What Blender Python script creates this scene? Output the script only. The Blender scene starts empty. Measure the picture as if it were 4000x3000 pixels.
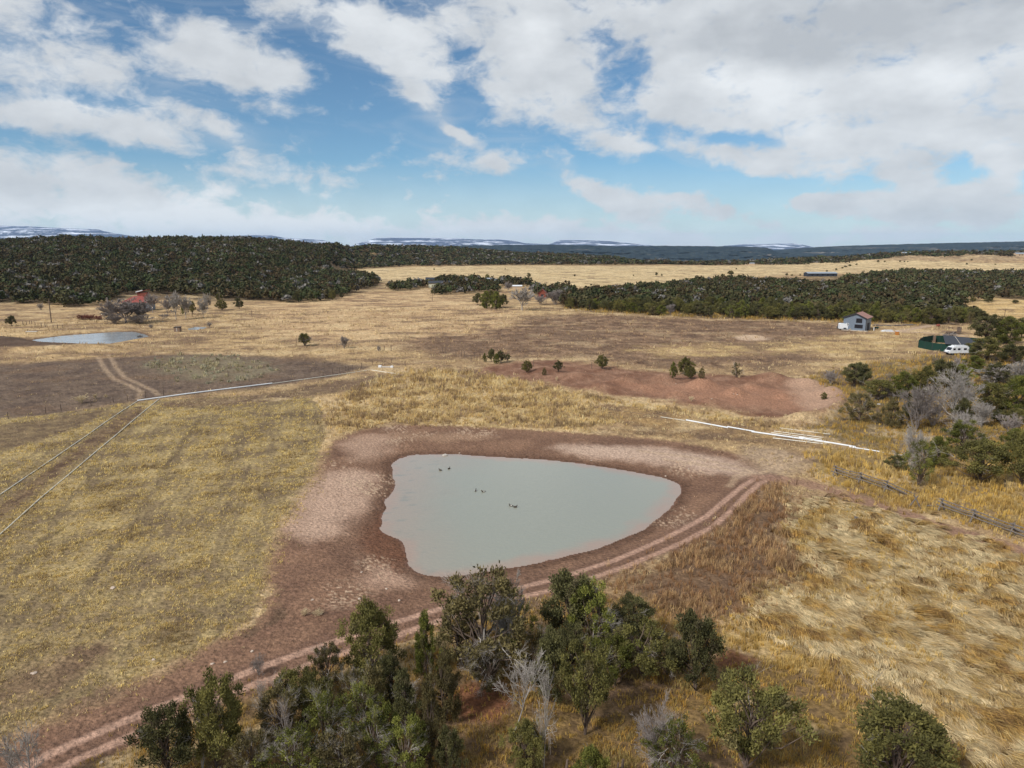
import bpy, math, random
import numpy as np
S = bpy.context.scene
COL = S.collection
R = math.radians

# ------------------------------------------------------------------ camera
CAMH, FPX, HORIZ = 28.0, 2777.0, 960.0
PITCH = math.atan((1500 - HORIZ) / FPX)
cam = bpy.data.cameras.new('camera'); camo = bpy.data.objects.new('camera', cam); COL.objects.link(camo)
cam.sensor_width = 36; cam.lens = 36 * FPX / 4000; cam.clip_start = 0.5; cam.clip_end = 90000
camo.location = (0, 0, CAMH); camo.rotation_euler = (R(90) - PITCH, 0, 0)
S.camera = camo
S.view_settings.view_transform = 'Standard'; S.view_settings.look = 'None'
S.view_settings.exposure = 0.0; S.view_settings.gamma = 1.0
S.render.resolution_x = 1024; S.render.resolution_y = 768
S.cycles.max_bounces = 5; S.cycles.diffuse_bounces = 3; S.cycles.transparent_max_bounces = 8
S.cycles.volume_bounces = 1
CP, SP = math.cos(PITCH), math.sin(PITCH)

def ray(px, py):
    dx = (px - 2000) / FPX; dy = (1500 - py) / FPX
    return (dx, CP + dy * SP, -SP + dy * CP)
def P0(px, py, z=0.0):
    d = ray(px, py); k = (z - CAMH) / d[2]
    return (d[0] * k, d[1] * k)
def lin(c):
    return tuple(((v / 255) / 12.92 if v / 255 <= .04045 else ((v / 255 + .055) / 1.055) ** 2.4) for v in c)

# ------------------------------------------------------------------ sun and sky
SUN_EL, SUN_AZ = 42, -130          # azimuth clockwise from +Y: behind the camera, to the left
sun = bpy.data.lights.new('sun', 'SUN'); suno = bpy.data.objects.new('sun', sun); COL.objects.link(suno)
sun.energy = 4.0; sun.angle = R(9); sun.color = (1, .98, .95)
suno.rotation_euler = (R(90 - SUN_EL), 0, R(180 - SUN_AZ))
W = bpy.data.worlds.new('World'); S.world = W; W.use_nodes = True
nt = W.node_tree; nt.nodes.clear()
def N(t, **kw):
    n = nt.nodes.new(t)
    for k, v in kw.items(): setattr(n, k, v)
    return n
def L(a, b): nt.links.new(a, b)
def M(op, a, b=None, c=None, clamp=False):
    n = N('ShaderNodeMath', operation=op); n.use_clamp = clamp
    for i, v in enumerate((a, b, c)):
        if v is None: continue
        if isinstance(v, (int, float)): n.inputs[i].default_value = v
        else: L(v, n.inputs[i])
    return n.outputs[0]
def MR(v, a, b, c, d, smooth=True):
    n = N('ShaderNodeMapRange'); n.interpolation_type = 'SMOOTHSTEP' if smooth else 'LINEAR'
    L(v, n.inputs[0])
    for i, x in zip((1, 2, 3, 4), (a, b, c, d)): n.inputs[i].default_value = x
    return n.outputs[0]
def MIX(f, a, b, mode='MIX'):
    n = N('ShaderNodeMix', data_type='RGBA', blend_type=mode)
    if isinstance(f, (int, float)): n.inputs[0].default_value = f
    else: L(f, n.inputs[0])
    for i, v in ((6, a), (7, b)):
        if isinstance(v, tuple): n.inputs[i].default_value = (*v, 1) if len(v) == 3 else v
        else: L(v, n.inputs[i])
    return n.outputs[2]
sky = N('ShaderNodeTexSky', sky_type='NISHITA'); sky.sun_disc = False
sky.sun_elevation = R(SUN_EL); sky.sun_rotation = R(SUN_AZ); sky.altitude = 1900
sky.air_density = 1.0; sky.dust_density = .4; sky.ozone_density = 3.0
tc = N('ShaderNodeTexCoord'); sep = N('ShaderNodeSeparateXYZ'); L(tc.outputs['Generated'], sep.inputs[0])
az = M('ARCTAN2', sep.outputs[0], sep.outputs[1]); el = M('ARCSINE', sep.outputs[2])
cmb = N('ShaderNodeCombineXYZ'); L(M('MULTIPLY', az, 10.), cmb.inputs[0]); L(M('MULTIPLY', el, 10.), cmb.inputs[1])
def NO(scale, detail, rough, vec, off=(0, 0, 0), sc=(1, 1, 1), col=False, dist=0.):
    mp = N('ShaderNodeMapping'); mp.inputs['Location'].default_value = off; mp.inputs['Scale'].default_value = sc
    L(vec, mp.inputs[0]); n = N('ShaderNodeTexNoise', noise_dimensions='2D')
    n.inputs['Scale'].default_value = scale; n.inputs['Detail'].default_value = detail
    n.inputs['Roughness'].default_value = rough; n.inputs['Distortion'].default_value = dist
    L(mp.outputs[0], n.inputs[0]); return n.outputs[1 if col else 0]
wz = N('ShaderNodeVectorMath', operation='SUBTRACT'); L(NO(.9, 4, .55, cmb.outputs[0], (3, 1, 0), (1, 1.6, 1), True), wz.inputs[0]); wz.inputs[1].default_value = (.5, .5, .5)
ws = N('ShaderNodeVectorMath', operation='MULTIPLY'); L(wz.outputs[0], ws.inputs[0]); ws.inputs[1].default_value = (.5, .34, 0)
wa = N('ShaderNodeVectorMath', operation='ADD'); L(ws.outputs[0], wa.inputs[0]); L(cmb.outputs[0], wa.inputs[1])
PV = wa.outputs[0]
BL = [(60,90,330,150,10,.75),(430,30,230,60,0,.35),(690,160,150,70,0,.95),(900,190,220,120,10,1.0),(1040,290,160,80,10,.8),
 (1380,110,360,120,18,1.2),(1610,210,230,95,20,1.0),(1850,60,300,130,0,1.1),(2050,200,190,230,0,1.0),
 (1600,365,150,45,5,.8),(1700,450,210,55,38,.95),(1800,530,110,32,20,.7),(900,525,180,60,18,.95),
 (300,470,400,62,3,1.0),(60,450,220,50,0,.6),(560,530,260,45,12,.5),(1720,650,150,60,0,.9),(1930,630,120,48,0,.9),
 (450,840,1100,190,4,1.25),(60,740,420,150,0,.9),(1000,935,1500,75,0,1.1),(800,340,900,150,0,.35),(250,290,560,90,6,.45),
 (2150,120,260,220,0,1.1),(2250,330,190,190,30,1.0),(2330,530,230,75,25,1.0),(2500,575,170,32,12,.7),
 (2830,220,330,230,0,1.3),(3300,150,760,240,0,1.4),(3850,220,440,300,0,1.4),(3000,450,380,125,8,1.1),(3450,450,330,110,0,1.0),
 (3960,520,300,150,0,1.1),(3560,660,300,120,15,1.1),(2880,610,330,55,14,.9),(3250,640,280,70,10,.9),
 (3180,770,130,65,0,1.1),(3400,800,230,62,5,1.1),(3650,830,340,85,0,1.0),(3870,790,300,100,0,.8),
 (2260,690,420,60,28,.75),(2600,790,420,60,12,.7),(2750,850,600,50,0,.5),(2250,900,560,75,4,.95),(3300,945,1500,45,0,.8),
 (2440,280,110,100,0,-.6),(2620,400,200,110,10,.9),(2600,60,330,120,0,.9),(2050,420,150,90,30,.5),(1250,700,900,90,10,.35),(3300,560,520,60,5,.6),(2860,540,200,34,10,-.7),(3560,570,150,50,0,-1.0),(3740,650,110,70,20,-1.0),(2620,640,150,50,20,-.6),(3020,720,240,45,5,-.7),(1500,420,350,110,0,-.35),(3350,710,160,60,0,-.5),(3760,700,70,70,0,-.5)]
def blobs(lst, k=1.0):
    acc = None
    for (bx, by, rx, ry, rot, s) in lst:
        d = ray(bx, by); q = math.sqrt(sum(v * v for v in d)); a = math.atan2(d[0], d[1]) * 10; e = math.asin(d[2] / q) * 10
        mp = N('ShaderNodeMapping', vector_type='TEXTURE'); mp.inputs['Location'].default_value = (a, e, 0)
        mp.inputs['Rotation'].default_value = (0, 0, -R(rot)); mp.inputs['Scale'].default_value = (rx * k / 277.7, ry * k / 277.7, 1)
        L(PV, mp.inputs[0]); ln = N('ShaderNodeVectorMath', operation='LENGTH'); L(mp.outputs[0], ln.inputs[0])
        v = MR(ln.outputs['Value'], 0, 1.35, s, 0)
        acc = v if acc is None else M('ADD', acc, v)
    return acc
dens = blobs(BL)
dens = M('MINIMUM', dens, 1.25)
back = MR(M('ABSOLUTE', az), .72, 1.1, 0, .75); dens = M('ADD', dens, back)
up = MR(el, .32, .6, 0, .62); dens = M('ADD', dens, up)
fine = NO(1.5, 9, .58, cmb.outputs[0], (0, 0, 0), (1, 1.7, 1), dist=.25)
fine2 = NO(5.0, 6, .6, cmb.outputs[0], (7, 2, 0), (1, 1.8, 1), dist=.5)
dn = M('ADD', dens, M('MULTIPLY', M('SUBTRACT', fine, .5), 2.4))
dn = M('ADD', dn, M('MULTIPLY', M('SUBTRACT', fine2, .5), .75))
alpha = MR(dn, .1, 1.15, 0, 1)
thin = M('MULTIPLY', NO(1.2, 7, .6, cmb.outputs[0], (11, 4, 0), (.5, 1.9, 1), dist=.8), .5)
alpha = M('MAXIMUM', alpha, M('MULTIPLY', MR(M('ADD', thin, M('MULTIPLY', dens, .16)), .24, .6, 0, 1), .5))
alpha = M('MULTIPLY', alpha, .97)
lowh = MR(el, -.02, .11, .78, 0, False); alpha = M('MAXIMUM', alpha, lowh)
bright = blobs([(2780,300,230,70,10,.5),(3060,440,260,110,30,.6),(3680,290,260,80,0,.5),(1500,120,300,100,20,.45),(2080,120,120,120,0,.4),(3880,600,240,70,20,.4),(430,420,260,40,5,.35),(3300,330,500,120,0,.2),(800,870,1500,150,0,.75),(3000,930,1300,60,0,.6)])
dark = blobs([(3600,40,900,110,0,.55),(2950,160,420,90,0,.3),(3300,210,500,60,0,.25),(120,740,380,80,0,.4),(300,560,420,50,5,.25)])
sh = M('ADD', M('SUBTRACT', bright, dark), M('MULTIPLY', M('SUBTRACT', NO(1.6, 5, .55, cmb.outputs[0], (5, 9, 0), (1, 2, 1)), .5), 1.1))
sh = MR(sh, -.6, .75, 0, 1, False)
CK = 10.4
ccol = MIX(sh, tuple(CK * v for v in (.49, .52, .555)), tuple(CK * v for v in (.82, .85, .875)))
skyc = MIX(1.0, sky.outputs[0], (.74, .95, .98), 'MULTIPLY')
final = MIX(alpha, skyc, ccol)
bg = N('ShaderNodeBackground'); bg.inputs['Strength'].default_value = .1; L(final, bg.inputs[0])
wo = N('ShaderNodeOutputWorld'); L(bg.outputs[0], wo.inputs[0])

# ------------------------------------------------------------------ helpers: noise, polygons
rs = np.random.RandomState(7)
PERM = rs.permutation(256).astype(np.int32); GA = rs.rand(256) * 2 * np.pi; GX = np.cos(GA).astype(np.float32); GY = np.sin(GA).astype(np.float32)
def perlin(x, y, seed=0):
    xf = np.floor(x); yf = np.floor(y); xi = xf.astype(np.int32) + seed * 37; yi = yf.astype(np.int32) + seed * 91
    u = (x - xf).astype(np.float32); v = (y - yf).astype(np.float32)
    def g(ix, iy, a, b):
        h = PERM[(PERM[ix & 255] + iy) & 255]; return GX[h] * a + GY[h] * b
    su = u * u * u * (u * (u * 6 - 15) + 10); sv = v * v * v * (v * (v * 6 - 15) + 10)
    a = g(xi, yi, u, v); b = g(xi + 1, yi, u - 1, v); c = g(xi, yi + 1, u, v - 1); d = g(xi + 1, yi + 1, u - 1, v - 1)
    return (a + su * (b - a)) * (1 - sv) + (c + su * (d - c)) * sv
def fbm(x, y, scale, octv=4, seed=0, rough=.5):
    f = 1 / scale; a = 1.; t = 0; s = 0
    for i in range(octv):
        t = t + a * perlin(x * f, y * f, seed + i); s += a; a *= rough; f *= 2.03
    return t / s * 1.6
def sst(a, b, v):
    t = np.clip((v - a) / (b - a), 0, 1); return t * t * (3 - 2 * t)
def sdf(poly, x, y, m, closed=True):
    """signed distance (negative inside) to a polygon / distance to a polyline, clipped at m"""
    p = np.asarray(poly, float); out = np.full(x.shape, float(m))
    k = np.nonzero((x > p[:, 0].min() - m) & (x < p[:, 0].max() + m) & (y > p[:, 1].min() - m) & (y < p[:, 1].max() + m))[0]
    if not len(k): return out
    X = x[k]; Y = y[k]; d2 = np.full(len(k), 1e18); ins = np.zeros(len(k), bool); n = len(p)
    for i in range(n if closed else n - 1):
        ax, ay = p[i]; bx, by = p[(i + 1) % n]; ex, ey = bx - ax, by - ay
        h = np.clip(((X - ax) * ex + (Y - ay) * ey) / (ex * ex + ey * ey + 1e-12), 0, 1)
        d2 = np.minimum(d2, (X - ax - ex * h) ** 2 + (Y - ay - ey * h) ** 2)
        if closed:
            c = (ay > Y) != (by > Y); ins ^= c & (X < ex * (Y - ay) / (ey if ey else 1e-12) + ax)
    d = np.sqrt(d2); d[ins] *= -1
    out[k] = np.minimum(d, m); return out
def pxp(lst, z=0.): return [P0(a, b, z) for a, b in lst]
def smooth(poly, it=2):
    for _ in range(it):
        q = []
        for i in range(len(poly)):
            a, b = poly[i], poly[(i + 1) % len(poly)]
            q += [(a[0] * .75 + b[0] * .25, a[1] * .75 + b[1] * .25), (a[0] * .25 + b[0] * .75, a[1] * .25 + b[1] * .75)]
        poly = q
    return poly

# ------------------------------------------------------------------ terrain
WZ, WZ2 = -0.5, -0.35
POND = pxp([(1526,1810),(1580,1783),(1643,1775),(1738,1776),(1833,1778),(1960,1788),(2150,1797),(2276,1813),(2403,1832),(2530,1855),(2600,1870),(2650,1888),(2664,1905),(2655,1930),(2630,1965),(2592,2006),(2530,2057),(2466,2092),(2340,2140),(2150,2187),(2023,2215),(1833,2243),(1738,2253),(1675,2247),(1630,2238),(1592,2209),(1595,2171),(1583,2133),(1561,2108),(1523,2095),(1485,2073),(1497,2044),(1488,2019),(1516,1987),(1497,1956),(1529,1937),(1545,1892),(1535,1842)], WZ)
POND = smooth(POND, 1)
POND2 = pxp([(125,1328),(250,1311),(450,1297),(520,1296),(560,1305),(582,1314),(540,1322),(480,1333),(430,1342),(330,1342),(230,1338),(150,1334)], WZ2)
POND3 = pxp([(735,1284),(765,1277),(808,1277),(795,1284),(760,1290),(738,1290)], WZ2)
BERM = pxp([(-300,1330),(0,1322),(100,1340),(220,1352),(400,1356),(330,1364),(150,1374),(0,1378),(-300,1380)])
MOUNDS = [(2440,1492,5,1.1),(2590,1486,5,1.3),(2745,1508,5,1.5),(2870,1545,4,1.5),(2650,1548,4,1.0),(3010,1482,7,1.4),(2930,1512,4,.8),(2350,1515,5,.9),(3150,1500,6,1.0),(3060,1552,3,.8),(3190,1540,3,.6),(2250,1470,8,.8),(2520,1522,4,.9),(2780,1575,4,.8),(2130,1450,7,.7)]
MOUNDS = [(*P0(a, b), r * .55, h * 1.2) for a, b, r, h in MOUNDS]
ARC = pxp([(3130,1636),(3220,1625),(3275,1600),(3290,1565),(3250,1535)])
def tpx(px): return (px - 2000) / FPX / CP
HT = np.array([tpx(v) for v in (-2500,-600,0,1000,1300,1400,1500,1700,1850,2000,2200,2400,2560,2750,3000,3300,3500,4000,5000)])
HD0 = np.array([330,330,345,400,640,900,1000,1000,1050,1050,1050,1100,1100,950,900,800,760,760,760.])
HD1 = np.array([800,800,800,800,900,1150,1250,1380,1420,1450,1480,1480,1500,1500,1500,1450,1400,1400,1400.])
HSK = np.array([936,938,944,943,962,976,970,970,982,994,997,1014,1038,1027,1020,1010,994,992,990.])
HH = CAMH + HD1 * (HORIZ - HSK) / FPX / CP
HH[:13] -= 2
def height(x, y, detail=True):
    r = np.hypot(x, y); t = np.where(y > 1, x / np.maximum(y, 1), np.sign(x) * 3)
    d0 = np.interp(t, HT, HD0); d1 = np.interp(t, HT, HD1); hh = np.interp(t, HT, HH)
    f = sst(0, 1, (y - d0) / (d1 - d0)); f = np.where(t < tpx(1400), .45 * f + .55 * np.clip((y - d0) / (d1 - d0), 0, 1) ** .9, f)
    z = hh * f * (y > 1)
    z = z * (1 - sst(60, 900, y - d1)) - 90 * sst(60, 900, y - d1) - 90 * (y < 1) * sst(600, 1800, r)
    if detail:
        k = sst(200, 500, y); z = z + k * (1 - sst(1500, 2200, r)) * f * fbm(x, y, 90, 3, 5) * 7
    near = r < 420
    if near.any():
        i = np.nonzero(near)[0]; X = x[i]; Y = y[i]; q = np.zeros(len(i))
        if detail:
            q += .35 * fbm(X, Y, 35, 3, 11) + .06 * fbm(X, Y, 2.2, 3, 15) + .35 * fbm(X, Y, 4.5, 3, 17) * (1 - sst(-6, 0, sdf(T['dirt_jumps'][0], X, Y, 8)))
        for a, b, rr, h in MOUNDS: q += h * np.exp(-((X - a) ** 2 + (Y - b) ** 2 * 1.5) / (rr * rr))
        q += 1.3 * np.exp(-(sdf(ARC, X, Y, 12, False) / 2.2) ** 2)
        q += 1.2 * (1 - sst(-3, 5, sdf(BERM, X, Y, 12)))
        for poly, wz, rim in ((POND, WZ, 9.), (POND2, WZ2, 5.), (POND3, WZ2, 3.)):
            s = sdf(poly, X, Y, rim)
            if detail: s = np.where(s < rim, s + .38 * fbm(X, Y, 3.2, 4, 19, .6) * (1 - np.clip(np.abs(s) / rim, 0, 1)), s)
            w = 1 - sst(0, rim, s)
            prof = np.where(s > 0, wz + .015 + s * .06 + .04 * fbm(X, Y, .9, 3, 3) * np.clip(s, 0, 1), wz - .03 + s * .12)
            q = np.where(s < rim, q * (1 - w) + np.maximum(prof, wz - 1.2) * w, q)
        z[i] += q
    return z
def hz(x, y, detail=True): return float(height(np.array([float(x)]), np.array([float(y)]), detail)[0])
_ks = np.concatenate([np.geomspace(30, 3000, 700)])
def G(px, py):
    """point of the terrain seen at a pixel of the photograph"""
    d = ray(px, py); X = d[0] * _ks; Y = d[1] * _ks; Z = CAMH + d[2] * _ks
    b = np.nonzero(Z < height(X, Y, False))[0]
    if not len(b): k = _ks[-1]
    elif b[0] == 0: k = _ks[0]
    else:
        lo, hi = _ks[b[0] - 1], _ks[b[0]]
        kk = np.linspace(lo, hi, 60); c = np.nonzero(CAMH + d[2] * kk < height(d[0] * kk, d[1] * kk, False))[0]
        k = kk[c[0]] if len(c) else hi
    x, y = d[0] * k, d[1] * k
    return (x, y, hz(x, y))
def ztop(x, y, py):
    """height above datum at which a vertical through (x, y) crosses picture row py"""
    b = (1500 - py) / FPX    # (z-CAMH)*CP + y*SP = b*(y*CP - (z-CAMH)*SP)
    return CAMH + y * (b * CP - SP) / (CP + b * SP)
def mper(x, y, z): return (y * CP - (z - CAMH) * SP) / FPX     # metres per photo pixel there

# ---- ground colours: (mask polygon in world, colour a, colour b, mottling size, softness, edge noise, grass type)
T = {}
def reg(name, px, a, b, ms, soft, en, g): T[name] = (smooth(pxp(px), 1), lin(a), lin(b), ms, soft, en, g)
#       g: 0 bare 1 short field 2 lodged straw 3 golden 4 brown weeds 5 tall pale 6 meadow 7 sage 8 understory 9 far field
reg('far_field', [(1290,1068),(1400,1050),(1540,1045),(2000,1036),(2500,1041),(3000,1030),(3300,1020),(3600,1036),(4300,1040),(4300,1075),(3500,1062),(3000,1075),(2700,1100),(2400,1130),(2100,1110),(1800,1095),(1500,1110),(1400,1085)], (206,182,138), (184,158,116), 25, 8, 12, 9)
reg('brown_slope', [(3350,1012),(3700,1010),(4300,1015),(4300,1032),(3700,1034),(3350,1026)], (150,124,96), (176,150,112), 20, 8, 12, 9)
reg('tan_field', [(1000,1310),(1010,1180),(1400,1150),(1700,1130),(1860,1200),(2100,1215),(2100,1300),(1700,1350),(1300,1340)], (196,166,124), (166,134,100), 14, 10, 12, 6)
reg('brown_field', [(2050,1225),(2600,1240),(3300,1262),(3330,1300),(3450,1350),(3300,1400),(2900,1440),(2500,1430),(2100,1400),(1700,1390),(1500,1330),(2000,1290)], (94,72,58), (146,118,92), 6, 8, 12, 10)
reg('yellow_mid', [(3330,1310),(3560,1290),(3620,1380),(3900,1390),(3700,1420),(3450,1500),(3200,1500),(3300,1400),(3000,1370),(2700,1400),(2400,1360),(3000,1340)], (186,158,108), (150,122,90), 6, 6, 8, 6)
reg('forest_floor', [(-500,1195),(0,1190),(500,1165),(1000,1180),(1300,1150),(1500,1120),(1400,1080),(1285,1060),(1280,990),(1000,972),(-500,972)], (90,76,58), (116,98,74), 10, 10, 15, 8)
reg('wood_floor', [(2200,1215),(2700,1240),(3300,1260),(3800,1270),(3760,1180),(4200,1190),(4200,1070),(3500,1063),(3100,1085),(2700,1110),(2400,1140),(2200,1170)], (98,82,60), (146,122,86), 12, 6, 10, 8)
reg('clear_strip', [(3560,1130),(3650,1133),(3800,1158),(4100,1180),(4300,1185),(4300,1290),(3900,1250),(3740,1215),(3740,1185),(3850,1178),(3700,1158)], (200,168,114), (178,146,98), 8, 3, 3, 6)
reg('dark_field', [(-500,1430),(0,1425),(380,1400),(700,1383),(1000,1388),(1400,1422),(1470,1440),(1100,1510),(560,1560),(300,1612),(-100,1660),(-500,1660)], (92,76,66), (116,98,82), 5, 3, 3.2, 11)
reg('sage_patch', [(560,1398),(900,1388),(1070,1420),(1060,1470),(900,1495),(700,1482),(600,1440)], (126,114,92), (112,96,76), 3, 4, 5, 7)
reg('berm', [(-300,1312),(60,1315),(200,1337),(430,1344),(340,1358),(150,1370),(-300,1376)], (84,66,54), (100,82,68), 4, 1.5, 1.5, 0)
reg('left_field', [(-900,1640),(0,1645),(500,1572),(640,1566),(900,1545),(1200,1535),(1280,1620),(1265,1750),(1165,1980),(1050,2100),(1032,2400),(700,2570),(300,2740),(0,2880),(-900,3300)], (168,146,102), (112,94,72), 2.2, .8, 1.2, 1)
reg('pipe_soil', [(980,1545),(1300,1490),(1560,1455),(1600,1480),(1300,1540),(900,1585),(640,1595),(620,1570)], (104,84,68), (134,112,84), 3, 1.2, 1.5, 6)
reg('dark_strip', [(570,1585),(540,1640),(330,1780),(130,1940),(-200,2180),(-200,2080),(0,1975),(300,1745),(500,1600)], (92,72,58), (128,106,78), 2, .7, 1.1, 0)
reg('dark_strip_far', [(-100,1672),(230,1632),(450,1588),(370,1650),(150,1725),(-100,1780)], (98,80,64), (132,112,82), 2, 1.2, 1.5, 0)
reg('gold_upper', [(1290,1560),(1550,1450),(1800,1440),(2000,1475),(2300,1545),(2600,1595),(2850,1625),(3120,1665),(3080,1690),(2700,1640),(2450,1650),(2200,1680),(1960,1668),(1700,1655),(1500,1652),(1320,1700),(1265,1640)], (186,160,112), (140,114,84), 3, 1.4, 2.2, 5)
reg('olive_strip', [(2250,1560),(2600,1612),(2900,1655),(3200,1700),(3300,1760),(3000,1740),(2700,1720),(2400,1690),(2450,1650)], (122,98,74), (158,128,86), 2.2, 1.0, 1.5, 6)
reg('dirt_jumps', [(1840,1450),(1900,1425),(2100,1400),(2400,1432),(2620,1458),(2900,1465),(3100,1485),(3270,1515),(3320,1560),(3290,1615),(3150,1640),(2900,1612),(2600,1570),(2300,1530),(2000,1472),(1850,1462)], (114,80,62), (146,112,90), 3, 3.0, 5.0, 0)
reg('right_rough', [(3100,1480),(3500,1400),(4300,1400),(4300,1860),(3600,1800),(3100,1680),(3300,1620),(3300,1540)], (136,116,84), (104,88,68), 3, 1.5, 2, 8)
reg('grove_floor', [(3330,1560),(3420,1480),(3560,1400),(3700,1385),(4300,1390),(4300,1700),(3900,1690),(3650,1720),(3450,1680)], (108,94,72), (84,72,58), 3, 2, 3, 8)
reg('gold_right', [(3150,1740),(3500,1775),(4300,1840),(4300,2200),(3900,2070),(3500,1975),(3200,1880)], (160,134,86), (122,100,70), 2.2, 1, 1.6, 3)
reg('understory', [(-900,3000),(200,3010),(500,2900),(900,2700),(1400,2540),(1900,2400),(2300,2310),(2450,2340),(2850,2450),(3200,2620),(3500,2800),(3900,2950),(4400,3100),(4400,4200),(-900,4200)], (134,108,66), (98,78,56), 1.6, .8, 1.0, 8)
reg('straw', [(3080,1960),(3300,1960),(3500,2010),(4300,2210),(4300,3300),(3850,2960),(3500,2790),(3150,2600),(2830,2445),(2950,2380),(3080,2200)], (166,140,98), (118,94,66), 1.2, .8, 1.4, 2)
reg('bare_patch', [(-100,2700),(120,2600),(300,2530),(420,2490),(440,2550),(280,2670),(120,2750),(-100,2820)], (112,90,70), (132,110,82), 2, 1.2, 1.6, 11)
reg('gold_edge', [(2830,2430),(2920,2400),(3050,2480),(3250,2600),(3480,2720),(3750,2850),(3700,2890),(3400,2770),(3150,2650),(2950,2560),(2840,2500)], (178,148,92), (140,116,78), 1.5, .8, 1.4, 3)
reg('weeds', [(2870,1960),(3040,1890),(3110,1990),(3120,2150),(3060,2300),(2930,2410),(2620,2400),(2420,2340),(2380,2270),(2600,2180),(2770,2080)], (124,98,74), (94,74,58), 1.5, 2.5, 4.0, 4)
reg('pond_rim', [(1320,1705),(1504,1656),(1706,1658),(1960,1674),(2276,1695),(2500,1712),(2700,1735),(2900,1780),(3060,1850),(2960,1895),(2880,1975),(2790,2070),(2640,2145),(2430,2230),(2250,2295),(2000,2360),(1700,2450),(1400,2540),(1000,2690),(700,2810),(450,2930),(250,3040),(-600,3400),(-600,3150),(0,2900),(250,2800),(500,2690),(760,2560),(960,2450),(1032,2400),(1050,2230),(1085,2100),(1170,1990),(1245,1880),(1265,1770)], (134,103,82), (110,83,67), 3, 1.0, 1.6, 0)
MUD_L = pxp([(1545,1850),(1540,1900),(1500,1970),(1480,2060),(1540,2110),(1585,2170),(1600,2230),(1700,2262)])
MUD = pxp([(1490,1990),(1440,2040),(1400,2100),(1420,2150),(1480,2190),(1560,2220),(1600,2150)])
PALE = [smooth(pxp(p), 1) for p in ([(1230,1860),(1400,1830),(1500,1850),(1430,1960),(1380,2040),(1300,2100),(1180,2130),(1110,2060),(1160,1960)],
   [(1320,1720),(1500,1690),(1560,1720),(1480,1790),(1350,1800)], [(2100,1740),(2400,1735),(2700,1765),(2900,1810),(3020,1860),(2940,1880),(2700,1835),(2480,1800),(2250,1775)],
   [(1440,2190),(1560,2180),(1640,2260),(1560,2300),(1400,2280)], [(2880,1745),(3120,1760),(3180,1830),(3050,1880),(2930,1860)],
   [(2350,1500),(2700,1500),(3000,1515),(3230,1545),(3250,1600),(3000,1600),(2700,1570)],[(3050,1470),(3290,1520),(3300,1610),(3150,1630)],[(1500,1690),(1900,1690),(1960,1720),(1560,1722)], [(2860,1312),(2940,1305),(3015,1318),(2990,1330),(2890,1330)])]
PALEC = [lin(c) for c in ((186,156,134), (172,142,120), (186,160,140), (174,142,120), (166,142,116), (154,114,90), (174,142,118),(152,122,98),(200,172,144))]
RUT1 = pxp([(3010,1860),(2950,1872),(2900,1900),(2840,1950),(2760,2015),(2600,2095),(2400,2183),(2200,2248),(2000,2298),(1800,2355),(1600,2412),(1400,2472),(1200,2535),(1000,2605),(800,2690),(600,2765),(400,2850),(200,2940),(-100,3090)])
RUT2 = pxp([(3020,1875),(2970,1888),(2922,1928),(2866,1988),(2788,2056),(2640,2130),(2450,2210),(2250,2280),(2020,2336),(1810,2396),(1610,2458),(1410,2522),(1210,2586),(1010,2662),(810,2742),(610,2826),(450,2898),(300,2966),(100,3066)])
TRK = [pxp(p) for p in ([(384,1395),(407,1438),(443,1478),(511,1505),(551,1528),(542,1558)], [(425,1385),(452,1433),(488,1474),(551,1501),(597,1524),(620,1545)],
   [(2980,1868),(2890,1830),(2700,1790),(2500,1765)], [(2990,1876),(2880,1845),(2720,1815),(2600,1795)], [(2985,1770),(2975,1800),(2990,1830),(3020,1800),(3010,1765),(2990,1770)],
   [(3030,1765),(3040,1790),(3025,1830)], [(3060,1770),(3070,1800),(3050,1835)], [(3060,1805),(3180,1785)], [(2950,1855),(2880,1860),(2850,1900)], [(2975,1850),(3080,1800),(3180,1790)])]
PATH = pxp([(2960,1868),(3100,1880),(3250,1915),(3450,1985),(3700,2065),(4000,2150),(4400,2260)])
ROADR = pxp([(3480,1298),(3520,1292),(3580,1282),(3650,1268),(3720,1262)]); ROADR2 = pxp([(3500,1296),(3580,1298),(3680,1305),(3760,1312)])
FLINES = [pxp(p) for p in ([(790,1622),(740,1700),(690,1770),(640,1830)], [(200,2080),(130,2160),(60,2240)], [(540,2030),(460,2130),(350,2270)], [(0,2330),(-100,2400)], [(2020,1237),(2110,1258),(2200,1280)], [(1100,1420),(1250,1430),(1400,1438)], [(960,2480),(1080,2420),(1100,2360)])]
REDS = [(P0(1880,2735), 2.6), (P0(2870,2580), 1.8), (P0(1700,1690), 0), (P0(2950,2410), 0)]
CRUST = [(1440,1870,5),(1330,1820,3.5),(1570,1675,4),(1650,1690,3),(1850,1690,5),(2700,1830,4),(2760,1810,3),(2640,2030,3),(2700,1990,3),(1470,2190,2.5),(1350,2320,3),(1330,2290,2),(1520,2240,2),(1455,1920,3),(1560,1720,3)]
_a, _b = P0(790, 1622), P0(640, 1830); FURROW = math.atan2(_b[1] - _a[1], _b[0] - _a[0])
CRUST = [(*P0(a, b), r) for a, b, r in CRUST]
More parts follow.
